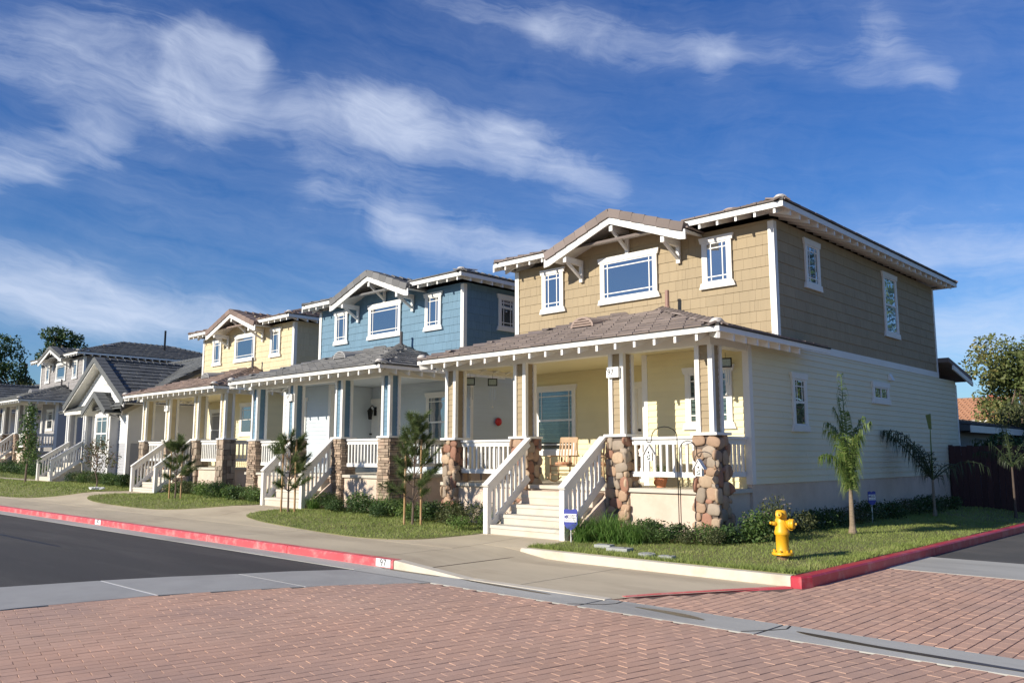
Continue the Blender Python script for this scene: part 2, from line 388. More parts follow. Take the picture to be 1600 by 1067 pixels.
part('joint', (lambda m: (m.box(-90, 8, 7.33, 7.83, -.25, -.119), m.mesh('gutter_joint', mat('dark_joint', (.06, .05, .045), .9)))[1])(MB()), gut)

# brick pavers
def bricks():
    regA = arc_in + [(6.2, 7.28), (6.2, -6)]
    regB = [(-5.95, 7.8), (6.2, 7.8), (6.2, 12.85), (-4.6, 12.85), (-4.62, 10.15), (-5.1, 9.3)]
    def ins(poly, x, y):
        c = False; j = len(poly)-1
        for i in range(len(poly)):
            if (poly[i][1] > y) != (poly[j][1] > y) and x < (poly[j][0]-poly[i][0])*(y-poly[i][1])/(poly[j][1]-poly[i][1])+poly[i][0]: c = not c
            j = i
        return c
    L_, Wd = .226, .119; items = []
    for reg, ang, org in ((regA, radians(79), (-5, 3)), (regB, radians(90), (-4, 9))):
        ux, uy = cos(ang), sin(ang); R = random.Random(3)
        for r in range(-140, 140):
            off = (r % 2)*L_*.5 + R.uniform(-.012, .012)
            for c in range(-70, 70):
                u = c*L_+off; v = r*Wd; x = org[0]+u*ux-v*uy; y = org[1]+u*uy+v*ux
                if ins(reg, x, y): items.append((x, y, ang+R.uniform(-.012, .012), R.uniform(-.0015, .0015), R.uniform(-.006, .006), R.uniform(-.006, .006)))
    a, b, e = L_/2-.0020, Wd/2-.0050, .002
    bv = np.array([(-a, -b, -.03), (a, -b, -.03), (a, b, -.03), (-a, b, -.03), (-a, -b, -.0025), (a, -b, -.0025), (a, b, -.0025), (-a, b, -.0025), (-a+e, -b+e, 0), (a-e, -b+e, 0), (a-e, b-e, 0), (-a+e, b-e, 0)])
    bf = np.array([(0, 1, 5, 4), (1, 2, 6, 5), (2, 3, 7, 6), (3, 0, 4, 7), (4, 5, 9, 8), (5, 6, 10, 9), (6, 7, 11, 10), (7, 4, 8, 11), (8, 9, 10, 11)])
    near = []; rest = []
    for it in items:
        q = to_cam((it[0], it[1], -.118))
        (near if q and 0 < q[0] < 1600 and 0 < q[1] < 1067 else rest).append((q[2] if q else 0, it))
    near.sort(key=lambda t: t[0]); rest += near[300:]; near = near[:300]
    one = raw_mesh('paver', bv, bf, BRICK)
    for _, (x, y, an, dz, tx, ty) in near:
        part('brick', one, bed, (x, y, -.118+dz), (tx, ty, an))
    V = []; F = []
    for k, (_, (x, y, an, dz, tx, ty)) in enumerate(rest):
        c, s = cos(an), sin(an)
        V.append(np.stack([x+bv[:, 0]*c-bv[:, 1]*s, y+bv[:, 0]*s+bv[:, 1]*c, -.118+dz+bv[:, 2]+bv[:, 1]*tx-bv[:, 0]*ty], 1)); F.append(bf+12*k)
    part('bricks', raw_mesh('pavers', np.concatenate(V), np.concatenate(F), BRICK), bed, kind='stuff')
bricks()

# second band, across the side street
b2 = struct('concrete_band', None)
for a, b in ((-4.66, -1.9), (-1.89, 1.2), (1.21, 5)):
    m_ = MB(); m_.box(a, b, 12.75, 14.6, -.25, -.112); part('slab', m_.mesh('band_slab', CONC_GREY), b2)

# street kerb: painted pieces with a number, then the unpainted taper of the ramp
kerb = struct('kerb', None)
def kerb_piece(x0, x1, z0, z1, m, y0=7.74, y1=7.90):
    b = MB(); n = max(1, int((x1-x0)/.4))
    for i in range(n):
        a = x0+(x1-x0)*i/n; c = x0+(x1-x0)*(i+1)/n; za = z0+(z1-z0)*i/n; zc = z0+(z1-z0)*(i+1)/n; e = .018
        b.add([(a, y0, -.2), (c, y0, -.2), (c, y0, zc-e), (a, y0, za-e), (c, y0+e*.8, zc), (a, y0+e*.8, za), (c, y1, zc), (a, y1, za), (c, y1, -.2), (a, y1, -.2)],
              [(0, 1, 2, 3), (3, 2, 4, 5), (5, 4, 6, 7), (7, 6, 8, 9)] + ([(0, 3, 5, 7, 9)] if i == 0 else []) + ([(1, 8, 6, 4, 2)] if i == n-1 else []))
    return b.mesh('kerb_piece', m)
for a, b in zip([-90, -60, -46, -38, -32.5, -28.6, -25.0, -21.6, -18.4, -15.4, -12.6], [-60, -46, -38, -32.5, -28.6, -25.0, -21.6, -18.4, -15.4, -12.6, -9.75]):
    part('kerb_stone', kerb_piece(a+.007, b-.007, .004, .004, RED), kerb, label='red painted kerb stone' if b == -9.75 else None)
part('kerb_stone', kerb_piece(-9.74, -8.2, .004, -.112, CONC_WARM), kerb, label='unpainted kerb stone tapering down to the ramp')
part('kerb_stone', kerb_piece(-8.19, -5.95, -.108, -.108, CONC_WARM), kerb)
# kerb along the corner lawn: concrete front, red round the corner and up the side street
fk = struct('kerb', None)
def path_kerb(pts, w, z0, z1, m, e=.02):
    b = MB(); n = len(pts); nor = []
    for i in range(n):
        p, q = pts[max(0, i-1)], pts[min(n-1, i+1)]; d = Vector((q[0]-p[0], q[1]-p[1])).normalized(); nor.append((-d.y, d.x))
    for i in range(n-1):
        r = []
        for k in (i, i+1):
            (x, y), (nx, ny) = pts[k], nor[k]
            r.append([(x, y, z0), (x, y, z1-e), (x+nx*e, y+ny*e, z1), (x+nx*w, y+ny*w, z1), (x+nx*w, y+ny*w, z0)])
        A, B = r; o = [*A, *B]
        b.add(o, [(0, 5, 6, 1), (1, 6, 7, 2), (2, 7, 8, 3), (3, 8, 9, 4)] + ([(0, 1, 2, 3, 4)] if i == 0 else []) + ([(9, 8, 7, 6, 5)] if i == n-2 else []))
    return b.mesh('kerb_piece', m)
part('kerb_stone', path_kerb([(-9.44, 10.09), (-8.0, 10.06), (-6.4, 10.07), (-4.85, 10.09)], .16, -.22, .02, CONC_WARM), fk)
part('kerb_stone', path_kerb([(-4.845, 10.09), (-4.72, 10.12), (-4.66, 10.3), (-4.66, 11.2), (-4.655, 12.6), (-4.66, 15)], .17, -.22, .02, RED2), fk)
for a, b in ((15.01, 19), (19.01, 24), (24.01, 40), (40.01, 70)):
    part('kerb_stone', path_kerb([(-4.66, a), (-4.66, b)], .17, -.22, .02, RED2), fk)
part('kerb_stone', path_kerb([(-5.86, 8.05), (-5.72, 8.4), (-5.3, 9.2), (-4.82, 10.08)], .10, -.3, -.106, RED), fk, label='flush red painted edge of the ramp')

# kerb numbers
def text(name, s, size, parent, M, m, ext=.001):
    c = bpy.data.curves.new(name, 'FONT'); c.body = s; c.size = size; c.extrude = ext; c.align_x = 'CENTER'; c.align_y = 'CENTER'; c.materials.append(m); c.resolution_u = 2
    t = bpy.data.objects.new('tmp', c); COL.objects.link(t); dg = bpy.context.evaluated_depsgraph_get(); dg.update()
    me = bpy.data.meshes.new_from_object(t.evaluated_get(dg)); bpy.data.objects.remove(t); me.name = name
    if not me.materials: me.materials.append(m)
    return partm(name, me, parent, M)
INK = mat('black_ink', (.03, .03, .035), .6)
WHITEP = mat('white_sign_paint', (.8, .8, .78), .5)
FRONT = Matrix.Rotation(pi/2, 4, 'X')
for x, s_ in ((-9.98, '97'), (-20.85, '95'), (-29.6, '93')):
    m_ = MB(); m_.box(x-.17, x+.17, 7.731, 7.742, -.105, .008); pl = part('number_patch', m_.mesh('number_patch', WHITEP), kerb)
    text('numerals', s_, .15, pl, Matrix.Translation((x, 7.7285, -.052)) @ FRONT, INK)

# pavement slabs (sidewalk, the walks up to the steps, the ramp)
pave = struct('pavement', None)
def slab(x0, x1, y0, y1, m=CONC):
    g = .008; nx = max(2, int((x1-x0)/.45)); ny = max(2, int((y1-y0)/.3)); v = []; f = []
    for j in range(ny+1):
        for i in range(nx+1):
            x = x0+g+(x1-x0-2*g)*i/nx; y = y0+g+(y1-y0-2*g)*j/ny; v.append((x, y, walk_z(x, y)))
    for j in range(ny):
        for i in range(nx): a = j*(nx+1)+i; f.append((a, a+1, a+nx+2, a+nx+1))
    n = len(v); ring = [i for i in range(nx+1)] + [(j+1)*(nx+1)-1 for j in range(1, ny+1)] + [ny*(nx+1)+i for i in range(nx-1, -1, -1)] + [j*(nx+1) for j in range(ny-1, 0, -1)]
    v += [(v[i][0], v[i][1], v[i][2]-.06) for i in ring]
    k = len(ring)
    for i in range(k): f.append((ring[(i+1) % k], ring[i], n+i, n+(i+1) % k))
    b = MB(); b.add(v, f); return part('slab', b.mesh('pavement_slab', m), pave)
px = [-90, -66, -54, -48, -42, -37.5, -33, -28.5, -24, -19.5, -15, -10.35]
for a, b in zip(px, px[1:]):
    slab(a, b, 7.905, 9.42); slab(a, b, 9.42, 11.1); slab(a, b, 11.1, 13.2)
slab(-10.35, -7.4, 7.905, 10.12); part('slab', poly_mesh('ramp_slab', [(-7.392, 7.85), (-5.90, 7.85), (-5.84, 8.07), (-5.70, 8.40), (-5.28, 9.2), (-4.86, 10.08), (-7.392, 10.10)], lambda x, y: walk_z(x, y), CONC, .4)[0], pave); slab(-10.35, -9.3, 10.12, 11.1); slab(-10.35, -9.3, 11.1, 13.2)
E_ = MB(); E_.box(-90, -9.2, 7.91, 60, -.3, -.07); E_.box(-9.2, -5.9, 7.91, 60, -.3, -.16); struct('subsoil', E_.mesh('subsoil', SOIL))

# soil under and between the houses, lawns, grass
LAWNS = [
    [(-9.42, 10.22, 1), (-4.84, 10.22, 1), (-4.81, 16), (-4.82, 40, 1), (-7.3, 40, 1), (-7.3, 13.4, 1), (-9.3, 12.9, 1), (-9.34, 10.85, 1), (-9.5, 10.5)],
    [(-18.75, 10.45), (-17.6, 10.0), (-15.4, 9.68), (-13.4, 9.46), (-12.4, 9.55), (-11.75, 9.95), (-11.42, 10.75), (-11.4, 11.3, 1), (-11.4, 12.9, 1), (-18.45, 13.0, 1), (-18.45, 11.6, 1)],
    [(-29.3, 10.55), (-27.6, 10.1), (-24.2, 9.95), (-22.4, 10.1), (-21.2, 10.6), (-20.55, 11.3), (-20.5, 12.0, 1), (-20.5, 13.2, 1), (-27.95, 13.8, 1), (-27.95, 12.0, 1), (-28.4, 11.3)],
    [(-44.5, 9.75), (-41, 9.6), (-34.3, 9.6), (-31.6, 10.1), (-30.4, 11.0), (-30.0, 12.0, 1), (-30.0, 14.1, 1), (-37.6, 14.2, 1), (-37.7, 12.1, 1), (-40.0, 11.6), (-43.5, 10.9)],
    [(-75, 9.7, 1), (-46.5, 9.7), (-45.2, 10.3), (-43.6, 11.5), (-40.2, 12.4, 1), (-40.2, 14.5, 1), (-75, 15.5, 1)]]
def grass_on(parent, inside, bb, dens, seed, hgt=.045, wid=.010):
    R = np.random.default_rng(seed); x0, x1, y0, y1 = bb; n = int((x1-x0)*(y1-y0)*dens)
    X = R.uniform(x0, x1, n); Y = R.uniform(y0, y1, n); V = []; 
    ok = np.array([inside(float(a), float(b)) for a, b in zip(X, Y)]); X = X[ok]; Y = Y[ok]; n = len(X)
    Z = np.array([lawn_z(float(a), float(b)) for a, b in zip(X, Y)])
    A = R.uniform(0, 2*pi, n); h = hgt*R.uniform(.55, 1.25, n); w = wid*R.uniform(.6, 1.3, n); le = h*R.uniform(.2, 1.1, n); B = R.uniform(0, 2*pi, n)
    p0 = np.stack([X-np.cos(A)*w, Y-np.sin(A)*w, Z-.004], 1); p1 = np.stack([X+np.cos(A)*w, Y+np.sin(A)*w, Z-.004], 1)
    p2 = np.stack([X+np.cos(B)*le, Y+np.sin(B)*le, Z+h], 1)
    v = np.stack([p0, p1, p2], 1).reshape(-1, 3); f = np.arange(3*n).reshape(-1, 3)
    return part('grass', raw_mesh('grass', v, f, GRASS), parent, kind='stuff')
for k, L_ in enumerate(LAWNS):
    pl = smooth_poly(L_, 6); me, ins = poly_mesh('lawn', pl, lambda x, y: lawn_z(x, y)+.012, LAWN, .45)
    sk = MB(); n = len(pl)                                  # the cut edge of the turf
    for i in range(n):
        a, b = pl[i], pl[(i+1) % n]; sk.add([(a[0], a[1], lawn_z(*a)+.012), (b[0], b[1], lawn_z(*b)+.012), (b[0], b[1], walk_z(*b)-.1), (a[0], a[1], walk_z(*a)-.1)], [(0, 3, 2, 1)])
    o = struct('lawn', me); part('turf_edge', sk.mesh('turf_edge', LAWN), o)
    xs_ = [p[0] for p in pl]; ys_ = [p[1] for p in pl]
    d, hh, ww = [(1500, .045, .0075), (1100, .05, .009), (600, .055, .011), (320, .06, .016), (150, .06, .02)][k]
    y1 = min(max(ys_), [21, 13.2, 13.9, 14.2, 14][k]); x0 = max(min(xs_), -58)
    g = grass_on(None, ins, (x0, max(xs_), min(ys_), y1), d, 11+k, hh, ww)
    if k == 0:
        grass_on(None, ins, (-9.4, -4.8, 10.2, 10.42), 2200, 95, .075, .008); grass_on(None, ins, (-5.1, -4.8, 10.3, 17), 1200, 96, .07, .009)
        grass_on(None, ins, (min(xs_), max(xs_), 21, 30), 300, 90, .05, .014)

# ------------------------------------------------------------------ shared pieces for houses
def unit(name, m, fn, smooth=False):
    b = MB(); fn(b); return b.mesh(name, m, smooth)
def board_mesh(m):        # one lap board, 1 m long and .12 high, thick at its lower edge; faces -y
    return unit('lap_board', m, lambda b: b.hexa([(-.5, -.021, 0), (.5, -.021, 0), (.5, .0, 0), (-.5, .0, 0), (-.5, -.006, .125), (.5, -.006, .125), (.5, .0, .125), (-.5, .0, .125)]))
def shingle_meshes(m, cw=.76, ch=.215):
    out = []
    for k in range(5):
        R = random.Random(50+k); b = MB(); x = -cw/2
        while x < cw/2-.02:
            w = min(R.uniform(.09, .24), cw/2-x)
            if cw/2-x-w < .06: w = cw/2-x
            t = .017+R.uniform(0, .004); z0 = R.uniform(0, .003); g = .0013
            b.hexa([(x+g, -t, z0), (x+w-g, -t, z0), (x+w-g, 0, z0), (x+g, 0, z0), (x+g, -.007, ch+.01), (x+w-g, -.007, ch+.01), (x+w-g, 0, ch+.01), (x+g, 0, ch+.01)]); x += w
        out.append(b.mesh('shingle_panel', m))
    return out
def tile_verts(tw=.335, th=.40, k=.032):
    a = tw/2-.004; e = .006
    v = [(-a, 0, 0), (a, 0, 0), (a, th, -.01), (-a, th, -.01), (-a+e, 0, k), (a-e, 0, k), (a-e, th, k-.014), (-a+e, th, k-.014)]
    return v, [(0, 3, 2, 1), (4, 5, 6, 7), (0, 1, 5, 4), (1, 2, 6, 5), (2, 3, 7, 6), (3, 0, 4, 7)]
TV, TF = tile_verts()
def slope_tiles(P0, U, V, wid, hgt, clip, seed, course=.315, tw=.335, over=.05):
    """placements of the tiles of one roof slope: U along the eave, V up the slope"""
    R = random.Random(seed); U = Vector(U).normalized(); V = Vector(V).normalized(); N_ = U.cross(V); out = []
    nr = int((hgt+over)/course)+1
    for r in range(nr):
        v = -over+r*course; u = (-.5 if r % 2 else 0)*tw
        while u < wid+tw:
            uc = u+tw/2
            if clip(uc, v+course*.5):
                tilt = Matrix.Rotation(-.055+R.uniform(-.012, .012), 4, 'X') @ Matrix.Rotation(R.uniform(-.012, .012), 4, 'Y')
                M = Matrix(((U.x, V.x, N_.x, 0), (U.y, V.y, N_.y, 0), (U.z, V.z, N_.z, 0), (0, 0, 0, 1)))
                M.translation = Vector(P0)+U*uc+V*(v+R.uniform(-.006, .006))+N_*(.03+R.uniform(0, .005)); out.append(M @ tilt)
            u += tw
    return out
def joined(Ms, v, f, name, m):
    b = MB()
    for M in Ms: b.add([tuple(M @ Vector(p)) for p in v], f)
    return b.mesh(name, m)
def cap_mesh(m, ln=.36):     # ridge or hip cap, folded over the ridge, along +y
    return unit('ridge_cap', m, lambda b: [b.hexa([(0, 0, .02), (s*.15, 0, -.055), (s*.15, ln, -.075), (0, ln, 0), (0, 0, .052), (s*.155, 0, -.025), (s*.15, ln, -.05), (0, ln, .028)]) if s > 0 else
                           b.hexa([(s*.15, 0, -.055), (0, 0, .02), (0, ln, 0), (s*.15, ln, -.075), (s*.155, 0, -.025), (0, 0, .052), (0, ln, .028), (s*.15, ln, -.05)]) for s in (-1, 1)])
def caps_along(a, b, me, parent, step=.30, name='ridge_tile'):
    a, b = Vector(a), Vector(b); d = (b-a); n = max(1, int(d.length/step)); y = d.normalized(); x = y.cross(Vector((0, 0, 1))).normalized(); z = x.cross(y)
    for i in range(n):
        M = Matrix(((x.x, y.x, z.x, 0), (x.y, y.y, z.y, 0), (x.z, y.z, z.z, 0), (0, 0, 0, 1))); M.translation = a+d*(i/n)+z*.035
        partm(name, me, parent, M @ Matrix.Rotation(-.05, 4, 'X'))
TAIL = unit('rafter_tail', TRIM, lambda b: b.hexa([(-.024, 0, -.17), (.024, 0, -.17), (.024, .62, .03), (-.024, .62, .03), (-.024, 0, 0), (.024, 0, 0), (.024, .62, .19), (-.024, .62, .19)]))
BALU = unit('baluster', TRIM, lambda b: b.box(-.021, .021, -.021, .021, 0, 1))

def window(parent, M, w, h, style='prairie', blind=False, head=.12, glass=None, trim=True, name='window'):
    """M: local frame at the bottom middle of the glass; local x along the wall, +y out of it. Parts below it: pane, muntin, sash, blind."""
    b = MB(); t = .085
    if trim:
        b.box(-w/2-t, -w/2, .016, .052, -.0, h); b.box(w/2, w/2+t, .016, .052, -.0, h)
        b.hexa([(-w/2-t-.03, .016, h), (w/2+t+.03, .016, h), (w/2+t+.03, .062, h), (-w/2-t-.03, .062, h), (-w/2-t-.06, .016, h+head), (w/2+t+.06, .016, h+head), (w/2+t+.06, .062, h+head), (-w/2-t-.06, .062, h+head)])
        b.hexa([(-w/2-t-.07, .016, -head), (w/2+t+.07, .016, -head), (w/2+t+.07, .062, -head), (-w/2-t-.07, .062, -head), (-w/2-t-.03, .016, 0), (w/2+t+.03, .016, 0), (w/2+t+.03, .066, 0), (-w/2-t-.03, .066, 0)])
    else: b.box(-w/2-.04, w/2+.04, .016, .03, -.04, h+.04)
    f = partm(name, b.mesh('window_frame', TRIM), parent, M)
    s = MB(); q = .032
    for x0, x1, z0, z1 in ((-w/2, -w/2+q, 0, h), (w/2-q, w/2, 0, h), (-w/2+q, w/2-q, 0, q), (-w/2+q, w/2-q, h-q, h)): s.box(x0, x1, .018, .044, z0, z1)
    if style in ('hung', 'hung_plain'): s.box(-w/2+q, w/2-q, .018, .046, h*.5-.022, h*.5+.022)
    if style == 'slider': s.box(-.02, .02, .018, .046, q, h-q)
    if style == 'four': s.box(-w/2+q, w/2-q, .018, .046, h*.5-.03, h*.5+.03); s.box(-.03, .03, .018, .045, q, h-q)
    part('sash', s.mesh('sash', TRIM), f)
    if blind:
        k = MB(); k.box(-w/2+q, w/2-q, .018, .020, q, h-q); part('window_reveal', k.mesh('reveal', DARK), f)
        k = MB(); z = h*.5 if blind == 'top' else q+.02
        while z < h-q-.03: k.hexa([(-w/2+q, .0215, z), (w/2-q, .0215, z), (w/2-q, .022, z), (-w/2+q, .022, z), (-w/2+q, .026, z+.062), (w/2-q, .026, z+.062), (w/2-q, .0265, z+.062), (-w/2+q, .0265, z+.062)]); z += .085
        part('blind', k.mesh('blind', BLIND), f)
    k = MB(); k.box(-w/2+q, w/2-q, .028, .032, q, h-q); part('pane', k.mesh('pane', GLASS_CLEAR if blind else (glass or GLASS)), f)
    k = MB(); iy0, iy1 = .0325, .038; d_ = .011
    if style == 'prairie':
        i_ = min(.12, w*.26)
        for x in (-w/2+i_, w/2-i_): k.box(x-d_, x+d_, iy0, iy1, q, h-q)
        for z in (i_, h-i_): k.box(-w/2+q, w/2-q, iy0, iy1+.001, z-d_, z+d_)
    elif style == 'hung':
        for x in (-w/2+.12, w/2-.12): k.box(x-d_, x+d_, iy0, iy1, h*.5, h-q)
        k.box(-w/2+q, w/2-q, iy0, iy1+.001, h-.14-d_, h-.14+d_)
        if blind: 
            for x in (-w/2+.12,): k.box(x-d_, x+d_, iy0, iy1, q, h*.5)
            k.box(-w/2+q, w/2-q, iy0, iy1+.001, .14-d_, .14+d_)
    elif style == 'four':
        for x in (-w/4-.02, w/4+.02): pass
        k.box(-w/2+q, w/2-q, iy0, iy1+.001, h-.16-d_, h-.16+d_); k.box(-w/2+.1-d_, -w/2+.1+d_, iy0, iy1, h*.5, h-q); k.box(w/2-.1-d_, w/2-.1+d_, iy0, iy1, h*.5, h-q)
    if k.v: part('muntin', k.mesh('muntin', TRIM), f)
    return f
def on_front(x, y, z): return Matrix.Translation((x, y, z)) @ Matrix.Rotation(pi, 4, 'Z')
def on_right(x, y, z): return Matrix.Translation((x, y, z)) @ Matrix.Rotation(-pi/2, 4, 'Z')
def on_left(x, y, z): return Matrix.Translation((x, y, z)) @ Matrix.Rotation(pi/2, 4, 'Z')

def boards(parent, x0, x1, z0, z1, M, me, single, seed, skip=()):
    """lap boards over a wall strip; M carries local (x along, -y out, z up) into the thing"""
    R = random.Random(seed); b = MB(); z = z0
    while z < z1-.02:
        x = x0-R.uniform(0, 2.5) if x1-x0 > 4 else x0; hs = min(1.0, (z1-z)/.12)
        while x < x1-.01:
            e = min(x1, x+3.66) if x1-x0 > 4 else x1; s = max(x, x0)
            if x1-e < .4: e = x1
            L_ = e-s-.002
            if L_ > .05:
                P = M @ Matrix.Translation(((s+e)/2, 0, z)) @ Matrix.Diagonal((L_, 1, hs*.985, 1))
                if single: partm('lap_board', me, parent, P)
                else: b.add([tuple(P @ v.co) for v in me.vertices], [tuple(p.vertices) for p in me.polygons])
            x = e
        z += .12
    if not single: part('lap_boards', b.mesh('lap_boards', me.materials[0]), parent, kind='stuff')
def shingles(parent, x0, x1, z0, z1, M, mes, single, seed, top=None):
    R = random.Random(seed); b = MB(); z = z0; r = 0
    while z < z1-.03:
        hs = min(1.0, (z1-z)/.215); x = x0-(.38 if r % 2 else 0)-R.uniform(0, .2)
        while x < x1-.02:
            s, e = max(x, x0), min(x+.76, x1)
            if e-s > .03 and (top is None or z+.05 < top((s+e)/2)):
                hh = hs if top is None else min(hs, (top((s+e)/2)-z)/.215)
                me = mes[R.randrange(5)]; P = M @ Matrix.Translation(((s+e)/2, -.001*(r % 2), z)) @ Matrix.Diagonal(((e-s)/.76, 1, max(.2, hh), 1))
                if single: partm('shingle_panel', me, parent, P)
                else: b.add([tuple(P @ v.co) for v in me.vertices], [tuple(p.vertices) for p in me.polygons])
            x += .76
        z += .215; r += 1
    if not single: part('shingle_panels', b.mesh('shingle_panels', mes[0].materials[0]), parent, kind='stuff')

COBBLE = [mat('river_stone_'+n, c, .75, .12, 9.0, obj_var=.14, bump=.4, bscale=70, stain=(c2, .5, 11.0)) for n, c, c2 in
          (('tan', (.38, .25, .16), (.26, .165, .105)), ('rust', (.30, .15, .095), (.23, .12, .08)), ('grey', (.32, .255, .19), (.23, .185, .14)), ('sand', (.44, .32, .21), (.29, .19, .12)))]
LEDGE = mat('ledge_stone', (.30, .21, .15), .85, .12, 9.0, isl=.40, bump=.5, bscale=80, col2=(.36, .28, .20))
FLAG = mat('flag_stone', (.26, .19, .14), .85, .12, 9.0, isl=.38, bump=.5, bscale=60, col2=(.33, .27, .20))
MORTAR = mat('mortar', (.13, .10, .08), .95)
def blob_stone(m, seed):
    import bmesh
    bm = bmesh.new(); bmesh.ops.create_icosphere(bm, subdivisions=2, radius=1); R = random.Random(seed); o = Vector((R.uniform(0, 9), 0, 0))
    for v in bm.verts:
        c = v.co; q = Vector([math.copysign(abs(t)**.62, t) for t in c]); v.co = q*(.92+.22*mnoise.noise(c*1.1+o))
    me = bpy.data.meshes.new('river_stone'); bm.to_mesh(me); bm.free(); me.materials.append(m)
    me.polygons.foreach_set('use_smooth', [True]*len(me.polygons)); return me
STONES = [blob_stone(m, 3*i+k) for i, m in enumerate(COBBLE) for k in range(2)]
def pack(w, h, seed, big=.118, small=.05):
    """irregular round cells over a w x h face: (x, z, half width, half height)"""
    R = random.Random(seed); P = []
    for k in range(2600):
        r = big-(big-small)*(k/2600)**.6; x = R.uniform(r*.55, w-r*.55); z = R.uniform(r*.6, h-r*.6); a = R.uniform(.75, 1.3)
        if all(((x-p[0])/(r*a+p[2]))**2+((z-p[1])/(r/a+p[3]))**2 > .74 for p in P): P.append((x, z, r*a, r/a))
    return P
def pillar(parent, cx, cy, z0, z1, style, seed, single):
    """stone pier; its mortar core is the part, its stones the pieces"""
    hw = .215; b = MB(); k = 1.08
    a = hw-.035
    b.hexa([(cx-a*k, cy-a*k, z0), (cx+a*k, cy-a*k, z0), (cx+a*k, cy+a*k, z0), (cx-a*k, cy+a*k, z0), (cx-a, cy-a, z1), (cx+a, cy-a, z1), (cx+a, cy+a, z1), (cx-a, cy+a, z1)])
    p = part('stone_pillar', b.mesh('pillar_core', MORTAR), parent); R = random.Random(seed); h = z1-z0; jb = MB()
    for s, (nx, ny) in enumerate(((0, -1), (1, 0), (-1, 0), (0, 1))):
        M = Matrix.Translation((cx, cy, 0)) @ Matrix.Rotation([0, pi/2, -pi/2, pi][s], 4, 'Z')
        if style == 'cobble':
            for (x, z, rx, rz) in pack(2*hw, h, seed*7+s, *((.118, .05) if s < 2 else (.15, .1))):
                f = 1+.10*(1-z/h)
                d = R.uniform(.034, .048)
                P = M @ Matrix.Translation(((x-hw)*f, -(hw-.028)*f, z0+z)) @ Matrix.Rotation(R.uniform(-.3, .3), 4, 'Y') @ Matrix.Diagonal((rx*1.06, d, rz*1.06, 1))
                partm('stone', R.choice(STONES), p, P)
        else:
            z = 0
            while z < h-.02:
                rh = R.uniform(.045, .09) if style == 'ledge' else R.uniform(.11, .24); rh = min(rh, h-z); x = -hw
                while x < hw-.02:
                    w_ = R.uniform(.10, .30) if style == 'ledge' else R.uniform(.12, .26); w_ = min(w_, hw-x)
                    if hw-x-w_ < .07: w_ = hw-x
                    pr = R.uniform(.0, .035); g = .006; sl = R.uniform(-.02, .02) if style != 'ledge' else 0
                    q = [(x+g, -hw-pr, z0+z+g), (x+w_-g, -hw-pr, z0+z+g+sl), (x+w_-g, -a, z0+z+g+sl), (x+g, -a, z0+z+g), (x+g, -hw-pr+.004, z0+z+rh-g+sl), (x+w_-g, -hw-pr+.004, z0+z+rh-g), (x+w_-g, -a, z0+z+rh-g), (x+g, -a, z0+z+rh-g+sl)]
                    f = 1+.08*(1-z/h)
                    jb.hexa([tuple(M @ Vector((t[0]*f, t[1]*f, t[2]))) for t in q]); x += w_
                z += rh
    if style != 'cobble': part('stones', jb.mesh('stones', LEDGE if style == 'ledge' else FLAG), p, kind='stuff')
    c = MB(); c.box(cx-hw-.035, cx+hw+.035, cy-hw-.035, cy+hw+.035, z1, z1+.045); part('pillar_cap', c.mesh('pillar_cap', TRIM), p)
    return p
def porch_post(parent, cx, cy, z0, z1, infill):
    b = MB(); h = .17; t = .085
    for sx in (-1, 1):
        for sy in (-1, 1): b.box(cx+sx*h if sx < 0 else cx+h-t, cx-h+t if sx < 0 else cx+h, cy-h if sy < 0 else cy+h-t, cy-h+t if sy < 0 else cy+h, z0, z1)
    p = part('porch_post', b.mesh('post_trim', TRIM), parent)
    c = MB(); q = h-.03; z = z0
    c.box(cx-q+.012, cx+q-.012, cy-q+.012, cy+q-.012, z0, z1)
    while z < z1-.03:
        e = min(z+.12, z1)
        for M in (Matrix.Identity(4), Matrix.Rotation(pi/2, 4, 'Z'), Matrix.Rotation(-pi/2, 4, 'Z'), Matrix.Rotation(pi, 4, 'Z')):
            c.hexa([tuple(Matrix.Translation((cx, cy, 0)) @ M @ Vector(v)) for v in ((-q+.055, -q-.004, z), (q-.055, -q-.004, z), (q-.055, -q+.02, z), (-q+.055, -q+.02, z), (-q+.055, -q+.008, e), (q-.055, -q+.008, e), (q-.055, -q+.02, e), (-q+.055, -q+.02, e))])
        z += .12
    part('post_panel', c.mesh('post_panel', infill), p); return p
def railing(parent, a, b, ztop, zbot, step=.125, balus=True):
    """level railing from a to b (x, y)"""
    m = MB(); A, B = Vector((*a, 0)), Vector((*b, 0)); L_ = (B-A).length; d = (B-A)/L_
    m.bar(A+Vector((0, 0, ztop-.022)), B+Vector((0, 0, ztop-.022)), .13, .044)
    m.bar(A+Vector((0, 0, ztop-.09)), B+Vector((0, 0, ztop-.09)), .05, .092); m2 = MB(); m2.bar(A+Vector((0, 0, zbot+.045)), B+Vector((0, 0, zbot+.045)), .05, .09)
    r = part('railing', m.mesh('railing', TRIM), parent); part('bottom_rail', m2.mesh('bottom_rail', TRIM), r); n = int(L_/step); h = ztop-.136-zbot-.09
    for i in range(n):
        p = A+d*(L_*(i+.5)/n); part('baluster', BALU, r, (p.x, p.y, zbot+.09), (0, 0, atan2(d.y, d.x)), (1, 1, h))
    return r
